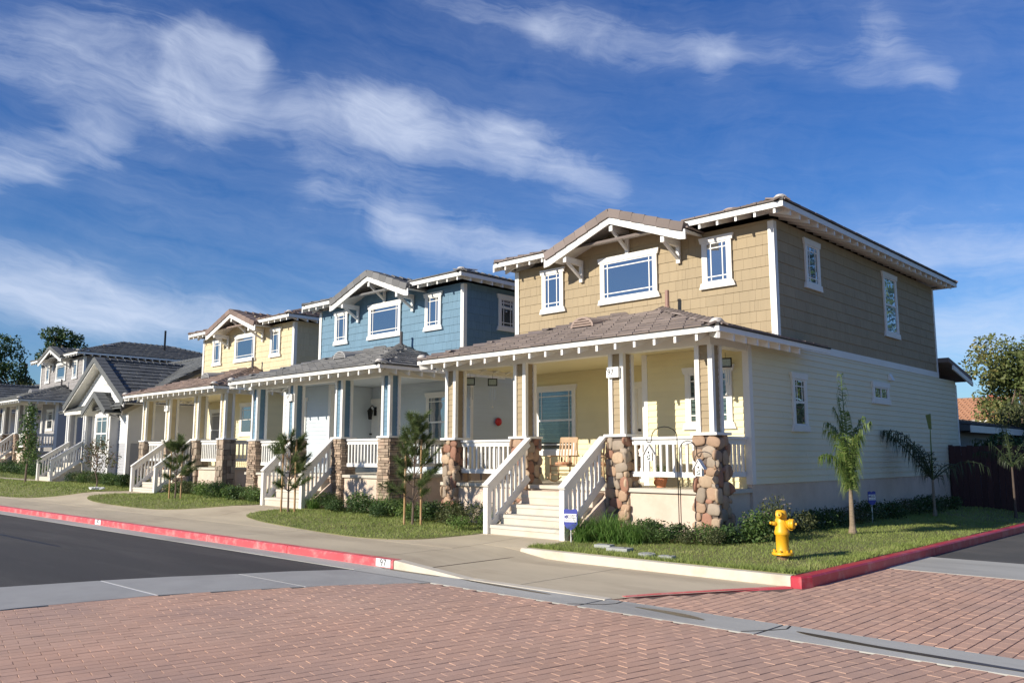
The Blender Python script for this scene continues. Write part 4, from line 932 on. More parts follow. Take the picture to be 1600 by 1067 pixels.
# ------------------------------------------------------------------ the white gabled cottage, and its twin further along
def cottage(label, dx, dy, dz, lower_col, seed):
    LO, BASE, RF = mat('white_siding', (.80, .79, .76), .6, .03), mat('cottage_base', lower_col, .8, .05, 2.0), mat('charcoal_tile', (.115, .12, .118), .8, .1, 2.0, isl=.25, bump=.4, bscale=60)
    H_ = thing('house', label, 'cottage', (-37.6+dx, 13.4+dy, dz)); bm_ = board_mesh(LO); bb_ = board_mesh(BASE); cap = cap_mesh(RF)
    X0, X1, YW, YB, Z0, ZE = -3.4, 2.8, .45, 9.0, .1, 3.6
    b = MB(); b.box(X0, -.45, 2.0, YB, Z0, ZE); b.box(-.45+.002, X1, YW, YB, Z0, ZE)
    peak, half, gs = .35, 3.35, .59; zp = 5.45
    gz = lambda x: zp-.05-gs*abs(x-peak)
    b.prism([(peak-3.05, YW-.15, gz(peak-3.05)), (X1-.02, YW-.15, gz(X1)), (peak, YW-.15, zp-.08)], (0, .12, 0))
    ym = 4.1; b.prism([(X1-.002, YW, ZE-.02), (X1-.002, YB, ZE-.02), (X1-.002, ym+.4, 5.75)], (-.2, 0, 0)); b.prism([(X0+.002, YW+1.5, ZE-.02), (X0+.002, YB, ZE-.02), (X0+.002, ym+.4, 5.75)], (.2, 0, 0))
    w = part('wall', b.mesh('wall', LO), H_)
    # gable boards (front), side boards with a belt
    F = Matrix.Translation((0, YW-.15, 0)); gb = MB(); z = 3.2
    while z < zp-.25:
        hw = (zp-.12-z)/gs; x0, x1 = max(peak-hw, X0-.1), min(peak+hw, X1); P = F @ Matrix.Translation(((x0+x1)/2, 0, z)) @ Matrix.Diagonal((x1-x0, 1, 1, 1)); gb.add([tuple(P @ v.co) for v in bm_.vertices], [tuple(p.vertices) for p in bm_.polygons]); z += .12
    part('lap_boards', gb.mesh('gable_boards', LO), w, kind='stuff')
    RS = Matrix.Translation((X1, 0, 0)) @ Matrix.Rotation(pi/2, 4, 'Z')
    boards(w, YW+.1, YB, 2.10, ZE, RS, bm_, False, seed); boards(w, YW+.1, YB, .25, 2.0, RS, bb_, False, seed+1)
    boards(w, 1.92, X1-.1, 2.1, ZE-.2, Matrix.Translation((0, YW, 0)), bm_, False, seed+2); boards(w, 1.92, X1-.1, .2, 2.0, Matrix.Translation((0, YW, 0)), bb_, False, seed+3)
    boards(w, -.4, .25, .2, 3.2, Matrix.Translation((0, YW, 0)), bm_, False, seed+4)
    boards(w, X0+.1, -.45, 1.2, 3.2, Matrix.Translation((0, 2.0, 0)), bm_, False, seed+5)
    for q in ((X1, X1+.03, YW, YB, 2.0, 2.1), (X1-.12, X1+.03, YW-.03, YW, .1, ZE-.1), (X1+.001, X1+.032, YW+.001, YW+.12, .1, ZE-.1), (1.92, X1-.12, YW-.03, YW, 2.0, 2.1)):
        b = MB(); b.box(*q); part('trim_board', b.mesh('trim_board', TRIM), H_)
    # bay with its own little gable
    bx0, bx1, by = .28, 1.92, .08
    b = MB(); b.box(bx0, bx1, by, YW-.002, .1, 3.05); b.prism([(bx0, by, 3.05), (bx1, by, 3.05), ((bx0+bx1)/2, by, 3.75)], (0, .3, 0)); by_ = part('bay', b.mesh('bay_wall', BASE), H_)
    boards(by_, bx0+.1, bx1-.1, .2, 1.5, Matrix.Translation((0, by, 0)), bb_, False, seed+6)
    for q in ((bx0-.02, bx0+.11, by-.03, by-.001, .1, 3.1), (bx1-.11, bx1+.02, by-.03, by-.001, .1, 3.1)):
        b = MB(); b.box(*q); part('trim_board', b.mesh('trim_board', TRIM), by_)
    window(H_, on_front((bx0+bx1)/2, by, 1.72), 1.16, 1.38, 'four', head=.14)
    # roofs: cross gable, main slope, bay gable
    def gable(name, cx, half, zp, gs, y0, y1, seed, t=.14):
        b = MB()
        for s in (-1, 1): b.add([(cx, y0, zp), (cx+s*half, y0, zp-gs*half), (cx+s*half, y1, zp-gs*half), (cx, y1, zp), (cx, y0, zp-.05), (cx+s*half, y0, zp-gs*half-.05), (cx+s*half, y1, zp-gs*half-.05), (cx, y1, zp-.05)], [(0, 1, 2, 3), (4, 7, 6, 5), (0, 4, 5, 1), (1, 5, 6, 2), (2, 6, 7, 3)])
        r = part(name, b.mesh('gable_deck', TRIM_G), H_); f = MB()
        for s in (-1, 1): f.prism([(cx, y0-.035, zp-.01), (cx+s*half, y0-.035, zp-gs*half-.01), (cx+s*half, y0-.035, zp-gs*half-t-.03), (cx, y0-.035, zp-t-.03)], (0, .034, 0))
        part('bargeboard', f.mesh('bargeboard', TRIM), r); c = sqrt(1+gs*gs)
        Ms = slope_tiles((cx+half, y0, zp-gs*half), (0, 1, 0), (-1, 0, gs), y1-y0, half*c, lambda u, v: v < half*c-.05 and .12 < u < y1-y0+.1, seed, .33, .34) + slope_tiles((cx-half, y1, zp-gs*half), (0, -1, 0), (1, 0, gs), y1-y0, half*c, lambda u, v: v < half*c-.05 and -.1 < u < y1-y0-.12, seed+1, .33, .34)
        part('roof_tiles', joined(Ms, TV, TF, 'roof_tiles', RF), r, kind='stuff')
        rk = MB(); rk.hexa([(-.165, -.075, -.14), (.165, -.075, -.14), (.165, -.04, -.14), (-.165, -.04, -.14), (-.16, -.07, .085), (.16, -.07, .085), (.16, .33, .09), (-.16, .33, .09)]); rk = rk.mesh('rake_tile', RF); n = max(2, round(half*c/.33))
        for s in (-1, 1):
            for i in range(n): tt = (i+.5)/n; partm('rake_tile', rk, r, Matrix.Translation((cx+s*half*tt, y0, zp-gs*half*tt+.045)) @ Matrix.Rotation(s*(atan2(gs, 1)-.04), 4, 'Y'))
        caps_along((cx, y0-.05, zp+.04), (cx, y1-.2, zp+.04), cap, r); return r
    gable('gable_roof', peak, half, zp+.1, gs, -.12, 5.0, seed+7)
    gable('bay_roof', (bx0+bx1)/2, 1.28, 4.02, .62, -.30, 1.0, seed+9, .10)
    b = MB(); e0 = -.05; zr = 5.95; yr = ym+.4; k = (zr-3.45)/(yr-e0)
    b.add([(X0-.4, e0, 3.45), (X1+.42, e0, 3.45), (X1+.42, yr, zr), (X0-.4, yr, zr), (X1+.42, 2*yr-e0, 3.45), (X0-.4, 2*yr-e0, 3.45), (X0-.4, e0, 3.38), (X1+.42, e0, 3.38), (X1+.42, yr, zr-.07), (X0-.4, yr, zr-.07)], [(0, 1, 2, 3), (3, 2, 4, 5), (6, 9, 8, 7), (0, 6, 7, 1), (1, 7, 8, 2)])
    mr_ = part('main_roof', b.mesh('roof_deck', RF), H_); c = sqrt(1+k*k)
    Ms = slope_tiles((X0-.4, e0, 3.45), (1, 0, 0), (0, 1, k), X1-X0+.8, (yr-e0)*c, lambda u, v: v < (yr-e0)*c-.05 and u < X1-X0+.82 and u > .1, seed+12, .33, .34); part('roof_tiles', joined(Ms, TV, TF, 'roof_tiles', RF), mr_, kind='stuff')
    caps_along((X0-.4, yr, zr+.03), (X1+.4, yr, zr+.03), cap, mr_)
    b = MB(); b.prism([(X1+.40, e0, 3.43), (X1+.40, yr, zr-.03), (X1+.40, yr, zr-.22), (X1+.40, e0, 3.26)], (.03, 0, 0)); part('bargeboard', b.mesh('bargeboard', mat('dark_barge', (.10, .10, .10), .7)), mr_)
    b = MB(); b.prism([(X1+.03, e0+.2, 3.42), (X1+.03, yr, zr-.1), (X1+.03, yr, zr-.42), (X1+.03, e0+.2, 3.12)], (.02, 0, 0)); part('frieze_board', b.mesh('frieze_board', mat('beige_trim', (.55, .50, .42), .7)), mr_)
    # louvred gable vent
    b = MB(); vx, vz = peak+.30, 4.42; b.box(vx-.26, vx+.26, YW-.19, YW-.17, vz, vz+.62); v = part('gable_vent', b.mesh('vent_panel', TRIM), H_)
    for i in range(6): q = MB(); q.hexa([(vx-.22, YW-.20, vz+.05+i*.09), (vx+.22, YW-.20, vz+.05+i*.09), (vx+.22, YW-.192, vz+.05+i*.09), (vx-.22, YW-.192, vz+.05+i*.09), (vx-.22, YW-.225, vz+.09+i*.09), (vx+.22, YW-.225, vz+.09+i*.09), (vx+.22, YW-.192, vz+.11+i*.09), (vx-.22, YW-.192, vz+.11+i*.09)]); part('louvre', q.mesh('louvre', TRIM), v)
    # entry porch: floor, posts, steps with rails
    fl = 1.20
    b = MB(); b.box(X0+.3, -.46, -.0, 2.0, .1, fl); part('porch_floor', b.mesh('porch_floor', CONC_STEP), H_)
    for x in (X0+.75, -.62):
        porch_post(H_, x, .12, fl, 3.3, BASE)
    b = MB(); b.box(X0+.3, -.46, -.06, .24, 3.3, 3.5); part('porch_beam', b.mesh('porch_beam', TRIM_G), H_)
    st = MB(); st.box(-2.25, -.85, -.6, 0.0, .0, .9); st = part('stairs', st.mesh('stair_core', STUCCO_W), H_)
    for i in range(4):
        y0 = -1.15+i*.29; z1 = .42+.195*(i+1); q = MB(); q.box(-2.3, -.8, y0, y0+.30, .1, z1); part('step', q.mesh('step', CONC_STEP), st)
    for x in (-2.36, -.72): stair_rail(H_, x, -1.2, .40, -.02, fl)
    return H_
C1 = cottage('white cottage with steep front gable, little gabled bay window and dark slate tiles', 0, 0, 0, (.42, .42, .43), 31)
C2 = cottage('far white gabled cottage half cut off beyond the grey house', -25.2, 1.9, .55, (.42, .42, .43), 41)

# ------------------------------------------------------------------ plants
LEAF_DK = leafmat('dark_leaf', (.022, .05, .014), (.055, .105, .028), (.10, .15, .045), .25)
LEAF_MID = leafmat('mid_leaf', (.04, .085, .02), (.10, .17, .04), (.17, .22, .07), .3)
LEAF_LT = leafmat('light_leaf', (.07, .13, .025), (.16, .25, .06), (.25, .32, .10), .35)
LEAF_OLIVE = leafmat('olive_leaf', (.045, .06, .02), (.10, .12, .045), (.16, .16, .07), .3)
LEAF_RED = leafmat('reddish_leaf', (.06, .07, .025), (.13, .13, .05), (.22, .10, .06), .3)
STRAP = leafmat('strap_leaf', (.06, .13, .02), (.13, .25, .05), (.22, .34, .09), .3)
NEEDLE = leafmat('pine_needle', (.065, .105, .035), (.16, .22, .075), (.30, .34, .15), .4)
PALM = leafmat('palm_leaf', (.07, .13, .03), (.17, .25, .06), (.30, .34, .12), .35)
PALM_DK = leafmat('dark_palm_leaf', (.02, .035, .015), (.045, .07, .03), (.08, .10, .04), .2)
PETAL = leafmat('petal', (.7, .66, .6), (.75, .6, .55), (.75, .55, .10), .2)
AUTUMN = leafmat('autumn_leaf', (.07, .11, .03), (.17, .19, .06), (.44, .31, .09), .3, patch=.5)
def leaf_cloud(name, blobs, n, size, m, seed, shell=.55, up=.3, asp=.45):
    """leaf faces spread through ellipsoids: blobs = [(centre, radii, weight)]"""
    R = np.random.default_rng(seed); w = np.array([b[2] if len(b) > 2 else b[1][0]*b[1][1]*b[1][2] for b in blobs], float); w /= w.sum(); V = []
    for (c, r, *_), k in zip(blobs, (w*n).astype(int)+1):
        d = R.normal(size=(k, 3)); d /= np.linalg.norm(d, axis=1)[:, None]; rad = shell+(1-shell)*R.random(k)**.6; rad[R.random(k) < .12] *= 1.12
        p = np.array(c)+d*rad[:, None]*np.array(r)
        nrm = d*.6+R.normal(size=(k, 3))*.8+np.array([0, 0, up]); nrm /= np.linalg.norm(nrm, axis=1)[:, None]
        t = np.cross(nrm, R.normal(size=(k, 3))); t /= np.linalg.norm(t, axis=1)[:, None]; b = np.cross(nrm, t); s = size*R.uniform(.6, 1.35, k)[:, None]
        V.append(np.stack([p-t*s, p+b*s*asp-t*s*.1, p+t*s, p-b*s*asp-t*s*.1], 1))
    v = np.concatenate(V).reshape(-1, 3); return raw_mesh(name, v, np.arange(len(v)).reshape(-1, 4), m)
def bush_meshes(m, size, n, seed, r=.42, h=.5):
    out = []
    for k in range(3):
        R = random.Random(seed+k); bl = [((R.uniform(-.2, .2)*r*2, R.uniform(-.2, .2)*r*2, h*R.uniform(.3, .62)), (r*R.uniform(.5, .85), r*R.uniform(.5, .85), h*R.uniform(.3, .45))) for _ in range(5)]
        out.append(leaf_cloud('foliage', bl, n, size, m, seed+k, .35, .5))
    return out
BUSH = {'dark': bush_meshes(LEAF_DK, .032, 900, 5), 'mid': bush_meshes(LEAF_MID, .028, 1000, 9), 'light': bush_meshes(LEAF_LT, .03, 800, 13), 'olive': bush_meshes(LEAF_OLIVE, .024, 1100, 17)}
def strap_mesh(seed, n=230, L_=.60):
    R = random.Random(seed); b = MB()
    for i in range(n):
        a = R.uniform(0, 2*pi); l = L_*R.uniform(.6, 1.15); lean = R.uniform(.35, 1.25); w = R.uniform(.006, .010); x0, y0 = R.uniform(-.14, .14), R.uniform(-.14, .14); pts = []
        for k in range(5):
            t = k/4; rr = l*lean*t*(.55+.45*t); z = l*(1.15*t-.75*lean*t*t*t); pts.append((x0+cos(a)*rr, y0+sin(a)*rr, max(.01, z)))
        vs = []; 
        for k, p in enumerate(pts): ww = w*(1-.85*k/4); vs += [(p[0]-sin(a)*ww, p[1]+cos(a)*ww, p[2]), (p[0]+sin(a)*ww, p[1]-cos(a)*ww, p[2])]
        b.add(vs, [(2*k, 2*k+1, 2*k+3, 2*k+2) for k in range(4)])
    return b.mesh('strap_leaves', STRAP)
STRAPS = [strap_mesh(60+k) for k in range(3)]
def flower_mesh(seed, n=8, r=.24, h=.42):
    R = random.Random(seed); b = MB()
    for i in range(n):
        x, y, z = R.uniform(-r, r), R.uniform(-r, r), h*R.uniform(.75, 1.05)
        for k in range(5):
            a = 2*pi*k/5+R.random(); s = .022; b.add([(x, y, z), (x+cos(a-.5)*s, y+sin(a-.5)*s, z+.008), (x+cos(a)*s*1.3, y+sin(a)*s*1.3, z+.004), (x+cos(a+.5)*s, y+sin(a+.5)*s, z+.008)], [(0, 1, 2, 3)])
    return b.mesh('blossoms', PETAL)
FLOW = [flower_mesh(70+k) for k in range(2)]
BLOOM = {}
ORD = ['first', 'second', 'third', 'fourth', 'fifth', 'sixth', 'seventh', 'eighth', 'ninth', 'tenth', 'eleventh', 'twelfth', 'thirteenth', 'fourteenth', 'fifteenth', 'sixteenth', 'seventeenth', 'eighteenth', 'nineteenth']
LOOK = {'dark': 'dark green', 'mid': 'mid green', 'light': 'bright green', 'olive': 'olive green', 'strap': 'strap leaved'}
def bed(rows, fmt, group, key):
    """rows of (x, y, scale, kind, flowers); each label tells the plant by its place in the bed"""
    for i, (x, y, s, k, fl) in enumerate(sorted(rows, key=key)): plant(k, x, y, s, fmt.format(ORD[i], LOOK[k], 'clump' if k == 'strap' else 'shrub'), group, flowers=fl)
def plant(kind, x, y, s, label, group, z=None, sz=1.0, flowers=False):
    R = random.Random(int(x*977+y*131)); z = lawn_z(x, y) if z is None else z
    me = R.choice(STRAPS) if kind == 'strap' else R.choice(BUSH[kind])
    t = thing('strap_plant' if kind == 'strap' else 'shrub', label, 'plant', (x, y, z-.01), R.uniform(0, 6.28), group)
    part('leaves' if kind == 'strap' else 'foliage', me, t, scale=(s, s, s*sz))
    if flowers: part('blossoms', R.choice(FLOW), t, scale=(s, s, s*sz))
    return t
G1 = 'bedding plants in front of the tan house'; L1s = 'bright green clump of arching strap leaves beside the tan house steps'; L1d = 'low dark green shrub in the bed below the tan house porch'
bed([(x, y, s, 'strap', False) for x, y, s in ((-9.1, 11.28, .95), (-8.82, 11.5, 1.05), (-8.5, 11.45, .95), (-8.95, 11.9, .9), (-8.2, 11.5, .8))], '{0} bright strap leaved clump from the foot of the tan house steps', G1, lambda r: r[0])
bed([(x, y, s, k, k == 'mid') for x, y, s, k in ((-8.35, 11.72, .75, 'mid'), (-8.1, 11.98, .8, 'dark'), (-7.9, 11.78, .62, 'mid'), (-7.65, 12.0, .78, 'dark'), (-7.42, 11.85, .6, 'olive'), (-7.2, 12.1, .75, 'mid'), (-8.42, 12.1, .8, 'dark'), (-7.0, 11.95, .6, 'olive'), (-6.85, 12.3, .78, 'dark'), (-6.75, 12.75, .8, 'mid'))], '{0} shrub from the steps, {1}, in the bed under the tan house porch', G1, lambda r: r[0])
plant('mid', -6.62, 12.55, .95, 'white flowering shrub behind the fire hydrant at the house corner', 'rose shrubs', sz=1.25, flowers=True)
plant('olive', -6.45, 13.1, .85, 'taller loose rose shrub in shade behind the fire hydrant', 'rose shrubs', sz=1.9, flowers=True)
Ls = 'dark shaded shrub against the stucco base along the side wall'
bed([(-6.78+.12*((i*7) % 5)/5, y, .85+.1*((i*3) % 4)/3, ['dark', 'olive', 'dark'][i % 3], False) for i, y in enumerate((13.6, 14.3, 15.2, 16.0, 16.9, 17.8, 18.7, 19.5, 20.4, 21.3, 22.2, 23.0))], '{0} shaded shrub from the porch corner along the tan house side wall', 'shrubs along the side wall', lambda r: r[1])
G2 = 'bedding plants in front of the blue house'; L2 = 'leafy green shrub in the bed between the blue house steps and the tan house steps'
bed([(x, y, s, k, i % 4 == 1) for i, (x, y, s, k) in enumerate(((-18.2, 11.9, .8, 'strap'), (-17.8, 12.15, 1.0, 'mid'), (-17.3, 11.95, .9, 'mid'), (-16.9, 12.25, 1.1, 'mid'), (-16.4, 12.0, .9, 'dark'), (-16.0, 12.3, 1.0, 'strap'), (-15.6, 12.0, .85, 'dark'), (-15.1, 12.2, .95, 'mid'), (-14.6, 11.95, .85, 'light'), (-14.2, 12.15, .9, 'mid'), (-13.7, 11.85, 1.0, 'dark'), (-13.2, 12.1, 1.05, 'mid'), (-12.75, 11.75, 1.15, 'olive'), (-12.25, 11.95, 1.05, 'olive'), (-11.75, 11.55, .8, 'mid'), (-17.0, 11.7, .7, 'dark'), (-15.3, 11.7, .6, 'dark'), (-12.0, 11.2, .7, 'light'), (-14.0, 11.6, .55, 'mid')))], '{0} plant from the blue house steps, a {1} {2} beside its lawn', G2, lambda r: r[0])
G3 = 'bedding plants in front of the yellow house'; L3 = 'leafy shrub in the long bed in front of the yellow house porch'
bed([(-27.8+i*.44, 12.75-.04*i+.25*((i*5) % 3-1)*.6, .85+.3*((i*7) % 5)/5, ['mid', 'dark', 'mid', 'light', 'olive'][(i*3) % 5], i % 5 == 0) for i in range(17)], '{0} shrub from the yellow house steps, {1}, in its long bed', G3, lambda r: r[0])
G4 = 'bedding plants in front of the white cottage'; L4 = 'green shrub under the bay window of the white cottage'
bed([(-37.3+i*.46, 12.7+.3*((i*5) % 3)*.5, .95+.35*((i*7) % 5)/5, ['dark', 'mid', 'olive', 'mid'][i % 4], False) for i in range(15)], '{0} {1} shrub from the cottage steps, under its bay window', G4, lambda r: r[0])
bed([(-50+i*.75, 13.0+.2*(i % 3), 1.0+.2*(i % 3), ['dark', 'mid'][i % 2], False) for i in range(14)], '{0} {1} shrub from the left before the far grey house porch', 'bedding plants in front of the grey house', lambda r: r[0])

# staked young pines
def pine(x, y, z, H, label, seed, lean=.03):
    R = random.Random(seed); t = thing('pine_tree', label, 'tree', (x, y, z), 0, 'staked young pines'); b = MB(); sp = [(lean*H*k/6+R.uniform(-.012, .012), R.uniform(-.012, .012), H*.97*k/6) for k in range(7)]
    b.tube(sp, [.026*(1-.7*k/6) for k in range(7)], 7); part('trunk', b.mesh('trunk', WOODY), t)
    N = MB(); BR = MB()
    def shoot(p, d, L_, nn, nl):
        p = Vector(p); d = Vector(d).normalized(); BR.cyl(p, p+d*L_, .007, .003, 4, False)
        for i in range(nn):
            q = p+d*L_*(.25+.8*R.random()); rd = Vector((R.gauss(0, 1), R.gauss(0, 1), R.gauss(0, 1))); v = (d*.75+rd.normalized()*.75).normalized(); s = v.cross(Vector((R.random(), R.random(), R.random()))).normalized()*.0052; l = nl*R.uniform(.7, 1.25)
            N.add([tuple(q-s), tuple(q+s), tuple(q+v*l)], [(0, 1, 2)])
    k = 0; h = .50
    while h < H*.84:
        f = (h-.45)/(H-.45); rad = (.58*(1-f)**.6+.11)*R.uniform(.8, 1.15)
        for j in range(5 if f < .6 else 4):
            a = k*1.3+j*2*pi/4+R.uniform(-.5, .5); q = Vector((lean*h, 0, h)); d = Vector((cos(a), sin(a), R.uniform(.35, .9)+.8*f)).normalized(); rr = rad*R.uniform(.5, 1.2)
            BR.cyl(q, q+d*rr, .010, .004, 4, False)
            shoot(q+d*rr*.30, d, rr*.72+.06, 190, .14)
            for m in range(2): shoot(q+d*rr*R.uniform(.35, .8), d+Vector((R.uniform(-.9, .9), R.uniform(-.9, .9), R.uniform(.1, .7))), .15, 95, .135)
        h += R.uniform(.19, .27); k += 1
    top = Vector((lean*H*.85, 0, H*.70))
    for i in range(6): shoot(top+Vector((0, 0, i*H*.042)), (R.uniform(-.3, .3), R.uniform(-.3, .3), 1), .17, 140, .145)
    part('branches', BR.mesh('branches', WOODY), t); part('needles', N.mesh('needles', NEEDLE), t)
    return t
STAKE = mat('stake_wood', (.40, .24, .11), .8, .15, 6.0, stain=((.5, .42, .30), .6, 3.0)); TIE = mat('black_tie', (.01, .01, .01), .6)
def stake(x, y, z, h, lx, label):
    b = MB(); b.cyl((0, 0, -.1), (lx, 0, h), .024, .022, 9); t = part('tree_stake', b.mesh('tree_stake', STAKE), None, (x, y, z)); tag(t, label, 'stake', 'tree stakes'); return t
def ties(x, y, z, hs, w, label):
    b = MB()
    for h in hs[:1]: b.tube([(x-w, y-.03, z+h), (x-.02, y-.06, z+h-.02), (x+w, y-.03, z+h+.01), (x+w, y+.03, z+h), (x, y+.04, z+h), (x-w, y+.03, z+h), (x-w, y-.03, z+h)], .007, 5)
    tag(part('tree_tie', b.mesh('tree_tie', TIE)), label, 'tie', 'tree ties')
P1, P2, P3 = (-13.45, 11.15), (-17.9, 10.98), (-24.45, 11.2)
for (x, y), H, lab, sd_, sw in ((P1, 2.28, 'bushy young pine between two tan stakes nearest the tan house', 3, .17), (P2, 1.95, 'sparse young pine with two brown stakes beside the blue house steps', 8, .17), (P3, 1.85, 'small young pine with two pale stakes before the yellow house', 14, .21)):
    z = lawn_z(x, y); pine(x, y, z, H, lab, sd_)
    nm = 'tan house lawn' if H > 2.2 else ('blue house steps' if H > 1.9 else 'yellow house')
    stake(x-sw, y-.08, z, 1.72 if H > 1.9 else 1.4, .02, 'wooden stake on the street-left side of the young pine by the '+nm); stake(x+sw, y+.08, z, 1.74 if H > 1.9 else 1.42, -.02, 'wooden stake on the house-right side of the young pine by the '+nm)
    ties(x, y, z, [.95 if H > 1.9 else .8], sw, 'black strap tying the young pine to its stakes by the '+nm)

# broadleaf young trees further along
def young_tree(x, y, H, blobs, n, m, label, seed, leaf=.05, tr=.03, limbs=7, cat='tree', group=None):
    R = random.Random(seed); z = lawn_z(x, y); t = thing('young_tree', label, cat, (x, y, z), 0, group); b = MB(); pts = [(R.uniform(-.03, .03)*k, R.uniform(-.03, .03)*k, H*.85*k/6-.05*(k == 0)) for k in range(7)]
    b.tube(pts, [tr*(1-.75*k/6) for k in range(7)], 7); part('trunk', b.mesh('trunk', WOODY), t); l = MB()
    for i in range(limbs):
        k = R.randrange(2, 6); p = Vector(pts[k]); c, r = R.choice(blobs)[:2]; q = Vector(c)+Vector((R.uniform(-1, 1)*r[0], R.uniform(-1, 1)*r[1], R.uniform(-.3, 1)*r[2]))*.8; l.tube([p, (p+q)/2+Vector((0, 0, .05)), q], [tr*.45, tr*.3, tr*.12], 5)
    part('limbs', l.mesh('limbs', WOODY), t); part('foliage', leaf_cloud('foliage', blobs, n, leaf, m, seed, .15, .2), t); return t
young_tree(-38.3, 11.25, 3.3, [((-.1, 0, 2.3), (.38, .38, .85), 3), ((.05, 0, 1.5), (.5, .45, .6), 2.2), ((-.35, 0, .95), (.45, .4, .4), 1), ((.45, .1, 1.0), (.35, .3, .35), .7), ((.1, .0, 2.9), (.22, .22, .4), .8)], 1500, LEAF_MID, 'slender leafy young tree with pale trunk on the lawn before the cottage steps', 21, .062, .045)
young_tree(-31.9, 11.7, 2.0, [((-.5, 0, 1.35), (.6, .5, .35), 1.3), ((.1, 0, 1.55), (.5, .4, .35), 1), ((.7, .2, 1.0), (.5, .4, .35), .8), ((-.9, 0, 1.0), (.3, .3, .3), .5), ((.1, 0, .9), (.4, .4, .3), .6)], 900, LEAF_RED, 'small open reddish leaved tree in front of the bay window', 22, .045, .03, 16)

# feather palms on the corner lawn
def palm(x, y, z, label, fronds, m, seed, th=.62, tr=.05, mt=None, leaflet=.30):
    R = random.Random(seed); t = thing('palm_tree', label, 'tree', (x, y, z), 0, 'feather palms on the corner lawn'); b = MB()
    b.lathe([(tr*1.75, -.05), (tr*1.7, .05), (tr*1.15, .16), (tr, .35), (tr*.9, th), (tr*.55, th+.35)], (0, 0, 0), 12); part('trunk', b.mesh('palm_trunk', mt or mat('palm_trunk', (.25, .19, .13), .85, .3, 14.0, bump=.8, bscale=40, stretch=(1, 1, 4))), t)
    for (az, L_, up, droop, dens) in fronds:
        P = [Vector((0, 0, th+.15))]; d = Vector((cos(az)*cos(up), sin(az)*cos(up), sin(up))); n = 14
        for k in range(n):
            d = (d+Vector((0, 0, -droop/n*(.35+1.5*(k/n)**1.5)))).normalized(); P.append(P[-1]+d*(L_/n))
        r = MB(); r.tube([tuple(p) for p in P], [.014*(1-.8*k/n)+.002 for k in range(n+1)], 5); f = part('frond', r.mesh('rachis', m), t)
        lf = MB()
        for k in range(2, n+1):
            a = P[k]; dd = (P[k]-P[k-1]).normalized(); side = dd.cross(Vector((0, 0, 1)))
            if side.length < .05: side = Vector((-sin(az), cos(az), 0))
            side.normalize(); ll = leaflet*(1-.55*abs(k/n-.45)*1.4)
            for s in (-1, 1):
                for q in range(dens):
                    o = a-(P[k]-P[k-1])*R.random(); v = (side*s*R.uniform(.3, .8)+dd*R.uniform(.2, .6)+Vector((0, 0, R.uniform(-.5, .2)))).normalized(); l1 = ll*R.uniform(.65, 1.15); w = dd*.009*R.uniform(.7, 1.3)
                    m1 = o+v*l1*.38; e = m1+(v*.25+Vector((0, 0, -1))*R.uniform(.7, 1.3)).normalized()*l1*.8
                    lf.add([tuple(o-w*.6), tuple(o+w*.6), tuple(m1+w), tuple(m1-w), tuple(e)], [(0, 1, 2, 3), (3, 2, 4)])
        part('leaflets', lf.mesh('leaflets', m), f)
    return t
palm(-6.05, 15.1, lawn_z(-6.05, 15.1), 'sunlit young palm with droopy yellow-green fronds by the side wall', [(2.6, 2.15, 1.53, .35, 3), (3.3, 1.75, 1.52, .9, 4), (.2, 1.35, 1.50, 2.7, 5), (1.6, 1.3, 1.48, 2.8, 5), (3.0, 1.4, 1.50, 2.8, 5), (4.4, 1.35, 1.46, 2.8, 6), (5.5, 1.25, 1.46, 2.9, 6), (3.7, 1.55, 1.52, 2.0, 5), (.9, 1.45, 1.50, 2.4, 4), (5.0, 1.5, 1.52, 2.1, 5), (2.2, 1.05, 1.4, 3.0, 6), (4.0, 1.0, 1.4, 3.1, 6)], PALM, 5, .55, .042, leaflet=.36)
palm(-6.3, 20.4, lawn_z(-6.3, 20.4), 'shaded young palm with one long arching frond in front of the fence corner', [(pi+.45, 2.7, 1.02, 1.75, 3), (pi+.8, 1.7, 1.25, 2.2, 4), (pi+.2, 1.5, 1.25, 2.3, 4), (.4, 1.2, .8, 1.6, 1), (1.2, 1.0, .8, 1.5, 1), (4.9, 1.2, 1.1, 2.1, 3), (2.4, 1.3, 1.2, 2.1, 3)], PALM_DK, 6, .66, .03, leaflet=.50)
sp = MB(); sp.tube([(-6.3, 20.4, .8), (-6.29, 20.4, 1.6), (-6.28, 20.4, 2.15)], [.022, .016, .010], 6); sp.hexa([(-6.31, 20.39, 2.1), (-6.25, 20.39, 2.1), (-6.25, 20.41, 2.1), (-6.31, 20.41, 2.1), (-6.36, 20.39, 2.42), (-6.25, 20.39, 2.45), (-6.25, 20.41, 2.45), (-6.36, 20.41, 2.42)])
pt = [o for o in bpy.data.objects if o.name == 'palm_tree.001'][0]; so_ = part('spear_leaf', sp.mesh('spear_leaf', PALM), pt, (6.3, -20.4, -lawn_z(-6.3, 20.4)), label='upright unopened pale green spear leaf')
palm(-5.2, 22.6, lawn_z(-5.2, 22.6), 'dark shaded palm with a tall thin trunk before the board fence', [(k*.9+.3, 1.0+.2*(k % 3), .85+.2*(k % 3), 1.7, 2) for k in range(7)], PALM_DK, 7, 1.05, .026, mat('dark_palm_trunk', (.09, .065, .05), .9, .2, 9.0), leaflet=.30)

